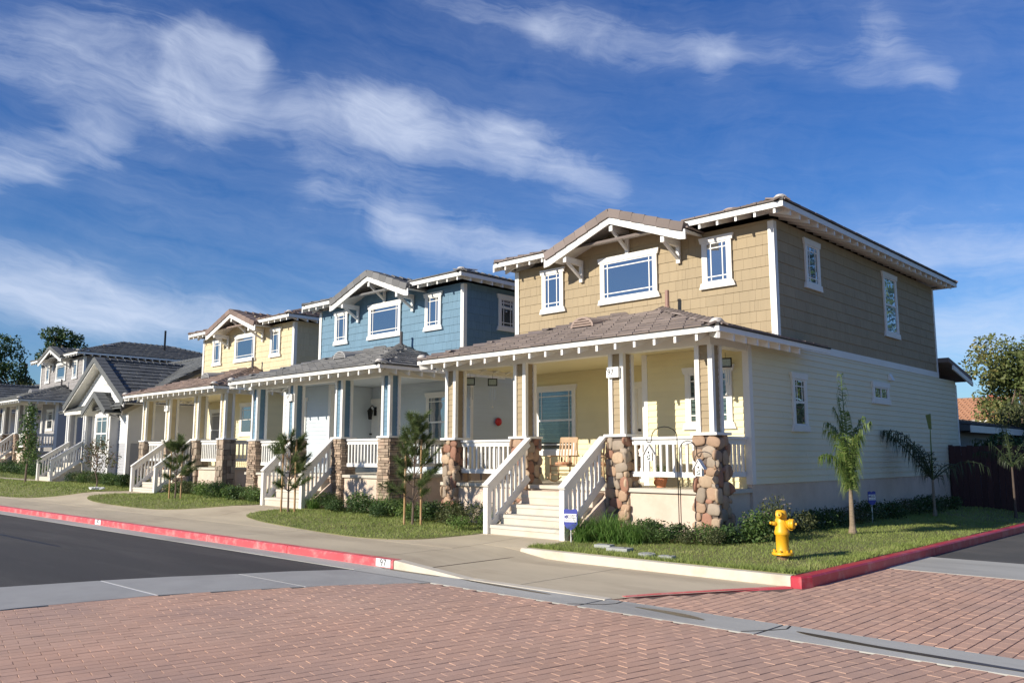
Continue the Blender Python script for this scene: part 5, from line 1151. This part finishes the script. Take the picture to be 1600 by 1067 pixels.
# ------------------------------------------------------------------ fire hydrant
HYD = mat('hydrant_yellow', (.80, .42, .014), .42, .08, 6.0, bump=.15, bscale=70, stain=((.52, .27, .03), .5, 12.0)); RUST = mat('rusty_iron', (.20, .12, .07), .9, .2, 10.0)
def hydrant(x, y):
    z = lawn_z(x, y); t = thing('fire_hydrant', 'bright yellow fire hydrant standing on the corner lawn', 'hydrant', (x, y, z), radians(0)); b = MB()
    b.lathe([(.085, -.05), (.085, .075)], (0, 0, 0), 16); part('riser', b.mesh('riser', RUST), t)
    b = MB(); b.lathe([(.075, .075), (.145, .078), (.150, .085), (.150, .108), (.145, .113), (.095, .118), (.088, .135), (.088, .35), (.098, .356), (.104, .37), (.104, .405), (.098, .42), (.092, .435), (.092, .53), (.085, .57), (.07, .60), (.0, .61)], (0, 0, 0), 24)
    part('barrel', b.mesh('barrel', HYD, True), t)
    fl = MB()
    for i in range(8):
        a = 2*pi*i/8+.2; q = MB(); q.cyl((.122*cos(a), .122*sin(a), .07), (.122*cos(a), .122*sin(a), .150), .013, .013, 6); part('flange_bolt', q.mesh('bolt', HYD), t)
    # top bonnet, tilted cap facing the street side
    b = MB(); b.lathe([(.062, .575), (.074, .59), (.078, .61), (.078, .665), (.074, .685), (.060, .70), (.0, .705)], (0, 0, 0), 20); part('bonnet', b.mesh('bonnet', HYD, True), t)
    def nozzle(d, z0, r, l, nut, name='nozzle'):
        d = Vector(d).normalized(); c = Vector((0, 0, z0)); b = MB()
        b.lathe([(r*.80, .0), (r*.80, l*.52), (r*.88, l*.54), (r*1.02, l*.56), (r*1.02, l*.70), (r*.92, l*.72), (r*1.0, l*.74), (r*1.0, l*.96), (r*.9, l), (r*.0, l*1.0)], tuple(c+d*.03), 18, tuple(d)); o = part(name, b.mesh(name, HYD, True), t)
        n = MB(); n.lathe([(nut, 0), (nut*.9, .035), (0, .036)], tuple(c+d*(.03+l)), 5, tuple(d)); part('cap_nut', n.mesh('cap_nut', HYD), o); return o
    # directions: big steamer cap to the right of the viewer, hose cap towards the viewer's left, small stem on the far left
    vr = _r; vf = Vector((-FWD.x, -FWD.y, 0)).normalized()
    nozzle(vr*.80+vf*.62, .515, .070, .155, .02); nozzle(-vr*.52+vf*.85+Vector((0, 0, .10)), .635, .046, .125, .014, 'hose_outlet')
    b = MB(); d = (-vr*.95+vf*.25).normalized(); b.cyl(tuple(d*.06+Vector((0, 0, .505))), tuple(d*.165+Vector((0, 0, .525))), .036, .022, 12); b.cyl(tuple(d*.165+Vector((0, 0, .525))), tuple(d*.185+Vector((0, 0, .525))), .026, .02, 8); part('valve_stem', b.mesh('valve_stem', HYD, True), t)
    ch = MB(); p0 = vf*.085+Vector((0, 0, .57)); p1 = vr*.12+vf*.10+Vector((0, 0, .43))
    for i in range(9):
        a = i/9; c = (i+1)/9; f = lambda u: p0.lerp(p1, u)+Vector((0, 0, -.05*sin(pi*u)))+vf*.02*sin(pi*u); ch.cyl(tuple(f(a)), tuple(f(c)), .006, .006, 5)
    part('chain', ch.mesh('chain', HYD), t)
hydrant(-5.60, 11.45)

# ------------------------------------------------------------------ utility lids, yard signs, paper
LID = mat('lid_concrete', (.36, .37, .345), .8, .1, 6.0, bump=.2)
def lid(x, y, w, d, rot, label, rnd=False, name='utility_lid'):
    z = lawn_z(x, y)+.052; b = MB()
    if rnd: b.lathe([(w, -.04), (w, .0), (w*.93, .008), (0, .008)], (0, 0, 0), 20)
    else: b.box(-w, w, -d, d, -.05, .006)
    t = part(name, b.mesh(name, LID), None, (x, y, z), (0, 0, rot)); tag(t, label, 'lid', 'utility lids in the corner lawn')
    k = MB(); k.cyl((w*.5, 0, .004), (w*.5, 0, .012), .02, .02, 8); part('lifting_hole', k.mesh('lifting_hole', DARK), t)
lid(-8.42, 10.98, .14, .09, .2, 'small rectangular utility lid nearest the flower bed'); lid(-7.98, 10.80, .18, .11, .15, 'larger rectangular concrete utility lid in the lawn')
lid(-7.28, 10.52, .13, 0, 0, 'round pale utility lid by the kerb, left of its oval neighbour', True); lid(-6.92, 10.50, .11, .07, .1, 'narrow pale utility lid by the kerb nearest the hydrant')
BLUE = mat('sign_blue', (.035, .05, .30), .45); 
def yard_sign(x, y, zt, rot, s, label):
    z = lawn_z(x, y); t = thing('yard_sign', label, 'sign', (x, y, z), rot, 'security yard signs'); b = MB(); b.cyl((0, .02, -.1), (0, .02, zt-.05), .011, .011, 7); part('post', b.mesh('sign_post', TRIM), t)
    b = MB(); w, h = .12*s, .34*s; pts = [(-w, 0, zt), (-w*.55, 0, zt+.015), (0, 0, zt-.006), (w*.55, 0, zt+.015), (w, 0, zt), (w, 0, zt-h*.72), (w*.6, 0, zt-h*.90), (0, 0, zt-h), (-w*.6, 0, zt-h*.90), (-w, 0, zt-h*.72)]; b.prism(pts[::-1], (0, .012, 0)); p = part('sign_board', b.mesh('sign_board', BLUE), t)
    b = MB(); b.box(-w*.9, w*.9, -.004, -.001, zt-h*.60, zt-h*.20); part('white_panel', b.mesh('white_panel', WHITEP), p)
    text('lettering', 'SECURITY', .042*s, p, Matrix.Translation((w*.18, -.006, zt-h*.29)) @ FRONT, INK); text('lettering', 'SYSTEM', .042*s, p, Matrix.Translation((w*.18, -.006, zt-h*.41)) @ FRONT, INK)
    b = MB(); b.lathe([(.028*s, 0), (.028*s, .002), (.014*s, .002), (.014*s, 0)], (-w*.62, -.004, zt-h*.35), 12, (0, -1, 0)); part('emblem', b.mesh('emblem', BLUE), p)
    b = MB(); b.box(-w*.8, w*.8, -.0055, -.0042, zt-h*.54, zt-h*.515); part('phone_line', b.mesh('phone_line', INK), p); return t
yard_sign(-9.18, 11.05, .56, .35, 1.0, 'blue shield shaped security sign beside the tan house steps'); yard_sign(-6.62, 17.6, .62, 1.1, .8, 'blue security sign in shade by the side wall')
b = MB(); R = random.Random(4)
for i in range(5): c = Vector((R.uniform(-.12, .12), R.uniform(-.12, .12), .03)); b.hexa([tuple(c+Vector((sx*R.uniform(.08, .16), sy*R.uniform(.06, .12), sz*R.uniform(.02, .05)))) for sz in (-1, 1) for sx, sy in ((-1, -1), (1, -1), (1, 1), (-1, 1))])
tag(part('newspaper', b.mesh('newspaper', WHITEP), None, (-30.9, 11.35, lawn_z(-30.9, 11.35)+.05)), 'crumpled white paper bundle lying at the lawn edge', 'newspaper')

# puddles and cracks in the gutter
WET = mat('wet_silt', (.075, .055, .035), .35, .2, 6.0); WATER = mat('standing_water', (.05, .055, .065), .06)
def puddle_or_shadow(pts, label, m, z=-.1095):
    me, _ = poly_mesh('puddle', smooth_poly(pts, 5), lambda x, y: z, m, .25); struct('puddle', me)
puddle_or_shadow([(-3.62, 7.62), (-3.3, 7.60), (-2.9, 7.53), (-2.4, 7.50), (-1.9, 7.47), (-1.62, 7.45), (-1.62, 7.40), (-2.0, 7.40), (-2.5, 7.42), (-3.0, 7.46), (-3.45, 7.53)], '', WET)
puddle_or_shadow([(-1.60, 7.46), (-1.2, 7.44), (-.2, 7.42), (-.2, 7.33), (-1.2, 7.35), (-1.6, 7.39)], '', WATER)
puddle_or_shadow([(-5.45, 7.62), (-5.1, 7.66), (-4.75, 7.62), (-4.52, 7.50), (-4.75, 7.50), (-5.1, 7.56)], '', WET)
puddle_or_shadow([(-8.35, 7.74), (-7.9, 7.72), (-7.4, 7.69), (-6.75, 7.64), (-6.7, 7.60), (-7.4, 7.62), (-8.0, 7.67)], '', WET)
puddle_or_shadow([(-9.9, 7.71), (-9.3, 7.70), (-8.75, 7.70), (-8.75, 7.66), (-9.4, 7.64), (-9.9, 7.66)], '', WET)
CR = mat('crack', (.03, .025, .02), .9)
def crack(pts, w=.016):
    b = MB()
    for p, q in zip(pts, pts[1:]): b.bar((p[0], p[1], -.1125), (q[0], q[1], -.1125), w, .004)
    part('crack', b.mesh('crack', CR), gut)
crack([(-5.75, 7.82), (-5.72, 7.66), (-5.78, 7.52), (-5.95, 7.40), (-6.1, 7.27)]); crack([(-3.78, 7.82), (-3.74, 7.66), (-3.82, 7.52), (-3.9, 7.40), (-4.0, 7.27)])

# ------------------------------------------------------------------ porch things
WOOD = mat('chair_wood', (.42, .27, .15), .6, .15, 8.0); CUSH = mat('chair_cushion', (.45, .13, .06), .8, .2, 30.0, col2=(.5, .4, .25))
def rocker(x, y, z, rot, label):
    t = thing('rocking_chair', label, 'rocking chair', (x, y, z), rot, 'rocking chairs on the porch'); t.scale = (.84, .84, .84)
    for s in (-1, 1):
        b = MB(); b.tube([(s*.27, -.45+.9*k/10, .03+.10*((k/10-.5)*2)**2) for k in range(11)], .018, 6); part('rocker', b.mesh('rocker', WOOD), t)
        b = MB(); b.cyl((s*.27, -.25, .05), (s*.27, -.25, .66), .02, .02, 8); part('front_leg', b.mesh('front_leg', WOOD), t)
        b = MB(); b.tube([(s*.25, .22, .05), (s*.25, .24, .45), (s*.24, .38, 1.15)], .019, 8); part('back_post', b.mesh('back_post', WOOD), t)
        b = MB(); b.box(s*.28-.045, s*.28+.045, -.32, .28, .655, .685); part('arm', b.mesh('arm', WOOD), t)
    b = MB(); b.box(-.26, .26, -.27, .24, .40, .44); part('seat', b.mesh('seat', WOOD), t); b = MB(); b.lathe([(.20, 0), (.24, .03), (.22, .07), (0, .085)], (0, -.02, .44), 14); part('cushion', b.mesh('cushion', CUSH, True), t)
    b = MB(); b.hexa([(-.25, .345, 1.02), (.25, .345, 1.02), (.25, .37, 1.02), (-.25, .37, 1.02), (-.23, .365, 1.16), (.23, .365, 1.16), (.23, .39, 1.16), (-.23, .39, 1.16)]); part('top_rail', b.mesh('top_rail', WOOD), t)
    for i in range(5): q = MB(); xx = -.18+.09*i; q.hexa([(xx-.026, .245, .45), (xx+.026, .245, .45), (xx+.026, .26, .45), (xx-.026, .26, .45), (xx-.026, .35, 1.03), (xx+.026, .35, 1.03), (xx+.026, .365, 1.03), (xx-.026, .365, 1.03)]); part('back_slat', q.mesh('back_slat', WOOD), t)
    for z_, y_ in ((.2, -.25), (.3, -.25), (.22, .22)): q = MB(); q.cyl((-.26, y_, z_), (.26, y_, z_), .012, .012, 6); part('rung', q.mesh('rung', WOOD), t)
rocker(-11.80, 14.0, .93, .30, 'wooden slat back rocking chair with a rusty cushion in front of the porch window'); rocker(-11.05, 14.3, .93, .05, 'second wooden rocking chair half hidden behind the stair rail')
ORG = mat('orange_glaze', (.75, .22, .03), .5, .1, 8.0); 
def pumpkin(x, y, z, s, label):
    b = MB(); n = 20; vs = []; 
    for k in range(9):
        a = pi*k/8
        for i in range(n): f = 1-.10*abs(sin(i*pi*4/n*1.25)); vs.append((s*sin(a)*cos(2*pi*i/n)*f, s*sin(a)*sin(2*pi*i/n)*f, s*.78*(1-cos(a))*.98))
    b.add(vs, [(k*n+i, k*n+(i+1) % n, (k+1)*n+(i+1) % n, (k+1)*n+i) for k in range(8) for i in range(n)]); t = part('pumpkin', b.mesh('pumpkin', ORG, True), None, (x, y, z)); tag(t, label, 'pumpkin', 'pumpkins on the porch')
    q = MB(); q.cyl((0, 0, s*1.5), (s*.12, 0, s*1.85), s*.14, s*.1, 7); part('stem', q.mesh('stem', WOODY), t)
pumpkin(-9.35, 13.0, .93, .15, 'orange pumpkin on the porch floor behind the stair rail'); pumpkin(-8.75, 13.1, .93, .11, 'small orange pumpkin on the porch floor nearest the front door')
# scarecrow-like garden ornament: pot with flowers behind the railing
b = MB(); b.lathe([(.08, 0), (.12, .16), (.13, .17), (.11, .17), (.10, .13), (0, .13)], (0, 0, 0), 14); t = part('flower_pot', b.mesh('flower_pot', mat('terracotta', (.5, .19, .09), .8)), None, (-8.62, 12.95, .93)); tag(t, 'potted flowers standing on the porch behind the front railing', 'flower pot')
part('foliage', BUSH['mid'][0], t, (0, 0, .1), scale=(.42, .42, .75)); part('blossoms', FLOW[0], t, (0, 0, .1), scale=(.45, .45, .9))
# shepherd hooks and bird houses in front of the corner pillar
BH = mat('birdhouse_white', (.78, .76, .72), .6)
def hook(x, y, H, L_, ang, label):
    z = lawn_z(x, y); d = Vector((cos(ang), sin(ang), 0)); pts = [(0, 0, -.1), (0, 0, H*.5), (0, 0, H-.16)]+[tuple(d*L_*.5*(1-cos(a))+Vector((0, 0, H-.16+.16*sin(a)))) for a in [pi*k/8 for k in range(1, 9)]]
    e = Vector(pts[-1]); pts += [tuple(e+Vector((0, 0, -.06))), tuple(e+d*.03+Vector((0, 0, -.10))), tuple(e+d*.08+Vector((0, 0, -.09))), tuple(e+d*.10+Vector((0, 0, -.04)))]
    b = MB(); b.tube(pts, .0075, 6); t = part('shepherd_hook', b.mesh('shepherd_hook', BLACK), None, (x, y, z)); tag(t, label, 'garden hook', 'garden hooks by the corner pillar'); return Vector((x, y, z))+e+d*.05+Vector((0, 0, -.10))
def birdhouse(p, label, rot):
    t = thing('birdhouse', label, 'birdhouse', tuple(p), rot, 'birdhouses on the garden hooks'); t.scale = (1.0, 1.0, 1.35); b = MB(); w, h, r = .055, .13, .08
    b.prism([(-w, -.05, -.06-h), (w, -.05, -.06-h), (w, -.05, -.06-.02), (0, -.05, -.0-.0), (-w, -.05, -.08)], (0, .10, 0)); part('box', b.mesh('birdhouse_box', BH), t)
    for s in (-1, 1): q = MB(); q.bar((0, -.07, .008), (0, .07, .008), .001, .001); q = MB(); q.hexa([(0, -.07, .0), (s*.095, -.07, -.115), (s*.095, .07, -.115), (0, .07, .0), (0, -.07, .014), (s*.10, -.07, -.105), (s*.10, .07, -.105), (0, .07, .014)] if s > 0 else [(s*.095, -.07, -.115), (0, -.07, .0), (0, .07, .0), (s*.095, .07, -.115), (s*.10, -.07, -.105), (0, -.07, .014), (0, .07, .014), (s*.10, .07, -.105)]); part('roof_board', q.mesh('roof_board', BH), t)
    q = MB(); q.cyl((0, -.052, -.085), (0, -.0495, -.085), .014, .014, 12); part('entry_hole', q.mesh('entry_hole', DARK), t)
    q = MB()
    for (xx, zz) in ((-.02, -.14), (.012, -.125), (.018, -.16), (-.008, -.168)): q.cyl((xx, -.0525, zz), (xx, -.0497, zz), .012, .012, 7)
    part('painted_flowers', q.mesh('painted_flowers', mat('dark_green_paint', (.03, .06, .05), .6)), t)
    q = MB(); q.cyl((0, 0, .008), (0, 0, .05), .003, .003, 5); part('hanger', q.mesh('hanger', BLACK), t)
lz = lawn_z(-7.62, 11.95)
p = hook(-7.62, 11.95, 1.98-lz, .44, pi+.25, 'tall black garden hook curving left before the corner pillar'); birdhouse(p+Vector((0, 0, -.05)), 'white birdhouse hanging in front of the porch railing', .35)
p = hook(-7.60, 11.98, 1.74-lz, .38, -.2, 'shorter black garden hook curving right across the corner pillar'); birdhouse(p+Vector((0, 0, -.05)), 'white birdhouse hanging in front of the corner stone pillar', .15)
# wind chimes
def chime(x, y, z, rot, label):
    t = thing('wind_chime', label, 'wind chime', (x, y, z), rot, 'wind chimes under the tan house porch roof'); b = MB(); fw = .11
    for q in ((-fw, fw, 0, .022), (-fw, fw, -.15, -.128), (-fw, -fw+.022, -.128, 0), (fw-.022, fw, -.128, 0)): b.box(q[0], q[1], -.01, .01, q[2], q[3])
    part('plaque_frame', b.mesh('plaque_frame', BLACK), t); b = MB(); b.box(-fw+.022, fw-.022, -.004, .004, -.128, 0); part('plaque', b.mesh('plaque', mat('chime_plaque', (.35, .42, .38), .5, .3, 40)), t)
    b = MB(); b.cyl((0, 0, .02), (0, 0, .12), .003, .003, 5); part('string', b.mesh('string', BLACK), t)
    for i in range(4): q = MB(); xx = -.06+.04*i; q.cyl((xx, 0, -.20), (xx, 0, -.42-.05*(i % 2)), .007, .007, 6); part('tube', q.mesh('tube', mat('chime_tube', (.5, .5, .5), .3, metal=.8) if 'chime_tube' not in bpy.data.materials else bpy.data.materials['chime_tube']), t)
    q = MB(); q.cyl((0, 0, -.15), (0, 0, -.62), .002, .002, 4); q.lathe([(0, 0), (.03, .02), (0, .05)], (0, 0, -.66), 8); part('clapper', q.mesh('clapper', BH), t)
chime(-13.62, 12.9, 3.22, .75, 'left of two square wind chimes hanging in the open porch end'); chime(-13.55, 13.55, 3.24, .75, 'right of two square wind chimes hanging in the open porch end'); chime(-7.50, 13.42, 3.22, .5, 'square wind chime over the sunlit siding at the porch right end')
# alarm bell, meters on the blue house's side wall, lamp by its door
b = MB(); b.lathe([(.0, 0), (.02, .0), (.10, .02), (.115, .05), (.10, .09), (.05, .11), (0, .112)], (0, 0, 0), 18, (1, 0, 0)); tag(part('alarm_bell', b.mesh('alarm_bell', mat('alarm_red', (.55, .02, .02), .35), True), None, (-16.20+.03, 16.35, 2.42)), 'round red alarm bell on the blue house side wall', 'alarm bell')
MET = mat('meter_grey', (.16, .17, .175), .5)
t = thing('gas_meter', 'dark grey gas meter with pipes on the blue house side wall', 'meter', (-16.12, 15.9, 1.05)); b = MB(); b.box(.0, .2, -.14, .14, .0, .34); part('meter_body', b.mesh('meter_body', MET), t); b = MB(); b.tube([(.1, -.3, -.9), (.1, -.3, .5), (.1, -.08, .5), (.1, -.08, .3)], .022, 7); part('inlet_pipe', b.mesh('inlet_pipe', MET), t); b = MB(); b.tube([(.1, .08, .3), (.1, .08, .5), (.1, .34, .5), (.0, .34, .52)], .022, 7); part('outlet_pipe', b.mesh('outlet_pipe', MET), t)
t = thing('wall_lamp', 'black lantern on the wall beside the blue house front door', 'wall lamp', (-20.3, 15.30, 2.85)); b = MB(); b.box(-.05, .05, .0, .05, -.16, .10); part('back_plate', b.mesh('back_plate', BLACK), t); b = MB(); b.tube([(0, 0, .05), (0, -.10, .14), (0, -.17, .08)], .012, 6); part('bracket', b.mesh('bracket', BLACK), t); b = MB(); b.lathe([(.045, -.28), (.055, -.26), (.08, -.04), (.095, -.03), (.04, .05), (.0, .08)], (0, -.17, 0), 6); part('lantern', b.mesh('lantern', BLACK), t)
t = thing('wall_vent', 'small pale vent hood high on the tan house side wall', 'vent', (-7.16, 20.55, 3.36)); b = MB(); b.hexa([(.0, -.08, -.09), (.10, -.08, -.09), (.10, .08, -.09), (.0, .08, -.09), (.0, -.08, .07), (.03, -.08, .07), (.03, .08, .07), (.0, .08, .07)]); part('hood', b.mesh('hood', TRIM), t)

# ------------------------------------------------------------------ fence, background
FEN = mat('fence_redwood', (.055, .022, .02), .85, .15, 3.0, obj_var=.22, bump=.4, bscale=50, stretch=(4, 4, .5))
def fence(a, b_, z0, z1, label, seed):
    a, b_ = Vector((*a, 0)), Vector((*b_, 0)); L_ = (b_-a).length; ang = atan2(b_.y-a.y, b_.x-a.x); t = thing('fence', label, 'fence', (a.x, a.y, z0), ang); R = random.Random(seed); x = 0; me = unit('fence_board', FEN, lambda q: q.box(0, .136, -.012, .012, 0, 1)); h = z1-z0
    while x < L_: part('board', me, t, (x, R.uniform(-.004, .004), 0), (0, 0, 0), (1, 1, h+R.uniform(-.02, .02))); x += .143
    for z in (.3, h-.3): q = MB(); q.box(0, L_, .014, .055, z-.045, z+.045); part('rail', q.mesh('fence_rail', FEN), t)
    x = 0
    while x <= L_: q = MB(); q.box(x-.045, x+.045, .056, .146, -.1, h+.03); part('post', q.mesh('fence_post', FEN), t); x += 2.4
fence((-7.12, 24.6), (-4.75, 24.6), .05, 1.76, 'dark redwood board fence running from the tan house to the kerb', 3); fence((-4.75, 24.75), (-4.75, 44), .05, 1.72, 'dark redwood board fence running back along the side street', 4)
TC = mat('terracotta_roof', (.47, .24, .13), .85, .1, 1.0); 
def far_house(x0, x1, y0, y1, ze, zr, label, wallc, RFm, seed, ridge='x', chim=None, at=(0, 0, 0)):
    WL = mat('far_wall', wallc, .8, .04, 1.0); t = thing('house', label, 'house', (at[0], at[1], 0), at[2]); cx = (x0+x1)/2; q = MB(); q.box(x0-cx, x1-cx, 0, y1-y0, -.5, ze); w = part('wall', q.mesh('wall', WL), t); hx = (x1-x0)/2+.5; D = y1-y0; q = MB()
    q.add([(-hx, -.5, ze), (hx, -.5, ze), (hx, D+.5, ze), (-hx, D+.5, ze), (-hx+.01 if ridge == 'x' else 0, D/2, zr), (hx-.01, D/2, zr), (-hx, -.5, ze-.15), (hx, -.5, ze-.15), (hx, D+.5, ze-.15), (-hx, D+.5, ze-.15)], [(0, 1, 5, 4), (2, 3, 4, 5), (1, 2, 5), (3, 0, 4), (0, 6, 7, 1), (1, 7, 8, 2), (3, 9, 6, 0), (6, 9, 8, 7)]); r = part('roof', q.mesh('roof', RFm), t)
    k = (zr-ze)/(D/2+.5); c = sqrt(1+k*k); Ms = slope_tiles((-hx, -.5, ze), (1, 0, 0), (0, 1, k), 2*hx, (D/2+.5)*c, lambda u, v: v < (D/2+.5)*c-.05 and 0 < u < 2*hx, seed, .36, .36); part('roof_tiles', joined(Ms, TV, TF, 'roof_tiles', RFm), r, kind='stuff')
    q = MB(); q.box(-hx, hx, -.54, -.5, ze-.2, ze); part('fascia', q.mesh('fascia', TRIM), r)
    for x in (-hx*.5, hx*.4): window(w, on_front(x, 0, 1.1), 1.0, 1.1, 'hung_plain')
    if chim: q = MB(); q.box(chim-.18, chim+.18, D/2-.3, D/2+.3, zr-1, zr+.12); part('chimney', q.mesh('chimney', mat('chimney_brick', (.30, .09, .06), .9)), r)
DKR = mat('dark_tile', (.10, .10, .10), .8, .1, 2.0, isl=.3)
far_house(-9.7, 9.7, 0, 9, 2.36, 3.15, 'low neighbour house with dark tile roof behind the fence', (.45, .43, .42), DKR, 61, at=(-7.5, 36.4, pi/2))
far_house(-4.2, 3.6, 0, 8, 3.55, 5.15, 'far house with a plain orange roof behind the neighbour house', (.55, .42, .30), TC, 62, chim=3.3, at=(-17.6, 54.5, 0))
def tree(x, y, z0, blobs, n, leaf, m, label, seed, tr=.25, group='trees beyond the houses', limbs=9, hgt=6, shell=.35):
    R = random.Random(seed); t = thing('tree', label, 'tree', (x, y, z0), 0, group); b = MB(); pts = [(R.uniform(-.12, .12)*k, R.uniform(-.12, .12)*k, hgt*k/6) for k in range(7)]; b.tube(pts, [tr*(1-.75*k/6) for k in range(7)], 9); part('trunk', b.mesh('trunk', WOODY), t); l = MB()
    for i in range(limbs):
        k = R.randrange(2, 7); p = Vector(pts[k]); c, r = blobs[i % len(blobs)][:2]; q = Vector(c)+Vector((R.uniform(-.6, .6)*r[0], R.uniform(-.6, .6)*r[1], R.uniform(-.2, .6)*r[2])); l.tube([p, (p+q)/2+Vector((0, 0, .1*hgt*.2)), q], [tr*.45, tr*.3, tr*.1], 6)
    part('limbs', l.mesh('limbs', WOODY), t); part('crown', leaf_cloud('crown', blobs, n, leaf, m, seed, shell, .25), t); return t
def rblobs(seed, W, H, z0, k, r0, r1):
    R = random.Random(seed); return [((R.uniform(-W, W)*(1-.5*abs(i/k-.4)), R.uniform(-W, W)*.8, z0+H*i/k+R.uniform(-.3, .3)), (R.uniform(r0, r1), R.uniform(r0, r1), R.uniform(r0, r1)*.75)) for i in range(k)]
tree(-8.7, 42.5, 0, rblobs(1, 1.9, 4.1, 2.3, 32, .65, 1.2), 17000, .095, AUTUMN, 'tall loose tree with yellowing leaves beyond the fence', 71, .18, hgt=6)
tree(-6.2, 41, 0, rblobs(2, 2.2, 4.6, 2.2, 26, .7, 1.3), 11000, .105, AUTUMN, 'larger yellow green tree cut off by the frame edge beyond the fence', 72, .2, hgt=6)
tree(-7.3, 33.0, 0, rblobs(3, .9, .8, 2.2, 10, .35, .6), 2600, .06, LEAF_OLIVE, 'bushy olive green tree just above the low neighbour roof', 73, .12, hgt=2.6)
tree(-6.2, 27.0, 0, rblobs(4, .9, .6, 1.25, 9, .35, .55), 2600, .06, LEAF_DK, 'dark shrubby tree showing over the top of the fence', 74, .08, hgt=1.5)
tree(-90, 28.8, .8, rblobs(5, 1.7, 4.6, 8.6, 24, .55, 1.2), 5200, .15, LEAF_DK, 'tall open eucalyptus rising behind the grey house', 75, .3, hgt=12.5, shell=.5)
tree(-90, 23.4, .8, rblobs(6, 1.6, 6.6, 5.0, 24, .8, 1.5), 6000, .15, LEAF_DK, 'dark leafy tree at the far left edge', 76, .35, hgt=10)
tree(-90, 25.3, .8, [((0, 0, 2.5+.72*k), (2.3-.19*k, 2.3-.19*k, .7)) for k in range(11)], 5500, .14, LEAF_DK, 'dark pointed conifer between the far trees', 77, .3, hgt=9.6, shell=.6)
tree(-88, 26.2, .8, rblobs(8, 1.5, 3.0, 4.6, 14, .7, 1.2), 4500, .13, LEAF_OLIVE, 'round olive tree just left of the grey house', 78, .3, hgt=6)
tree(-97, 27.5, .8, rblobs(9, 4.0, 3.0, 3.4, 16, 1.2, 2.0), 5000, .18, LEAF_MID, 'mid green tree filling the gap behind the far conifer', 79, .3, hgt=6)
# trees across the side street, met in the side windows' reflections
for i, (x, y, k, hh) in enumerate(((7.6, 35, 1, 6.0), (8.2, 44, 2, 11.0), (8.6, 53, 1, 13.0), (9.5, 64, 2, 13.5))):
    tree(x, y, -.1, rblobs(20+i, 2.9, hh, 2.4, 26, 1.3, 2.1), 5000, .22, LEAF_DK if k % 2 else LEAF_MID, ['nearest street tree beyond the side road', 'second street tree beyond the side road', 'third, taller street tree beyond the side road', 'farthest and tallest street tree beyond the side road'][i], 90+i, .25, group='street trees across the side road', hgt=hh+1)
# cast shadow on the street, painted as a thin dark strip
STREET_SHADOW = mat('tar', (.012, .012, .013), .55)
puddle_or_shadow([(-24.5, 5.62), (-20, 5.50), (-16.8, 5.52), (-16.8, 5.46), (-20, 5.42), (-24.5, 5.50)], '', STREET_SHADOW, -.1195)
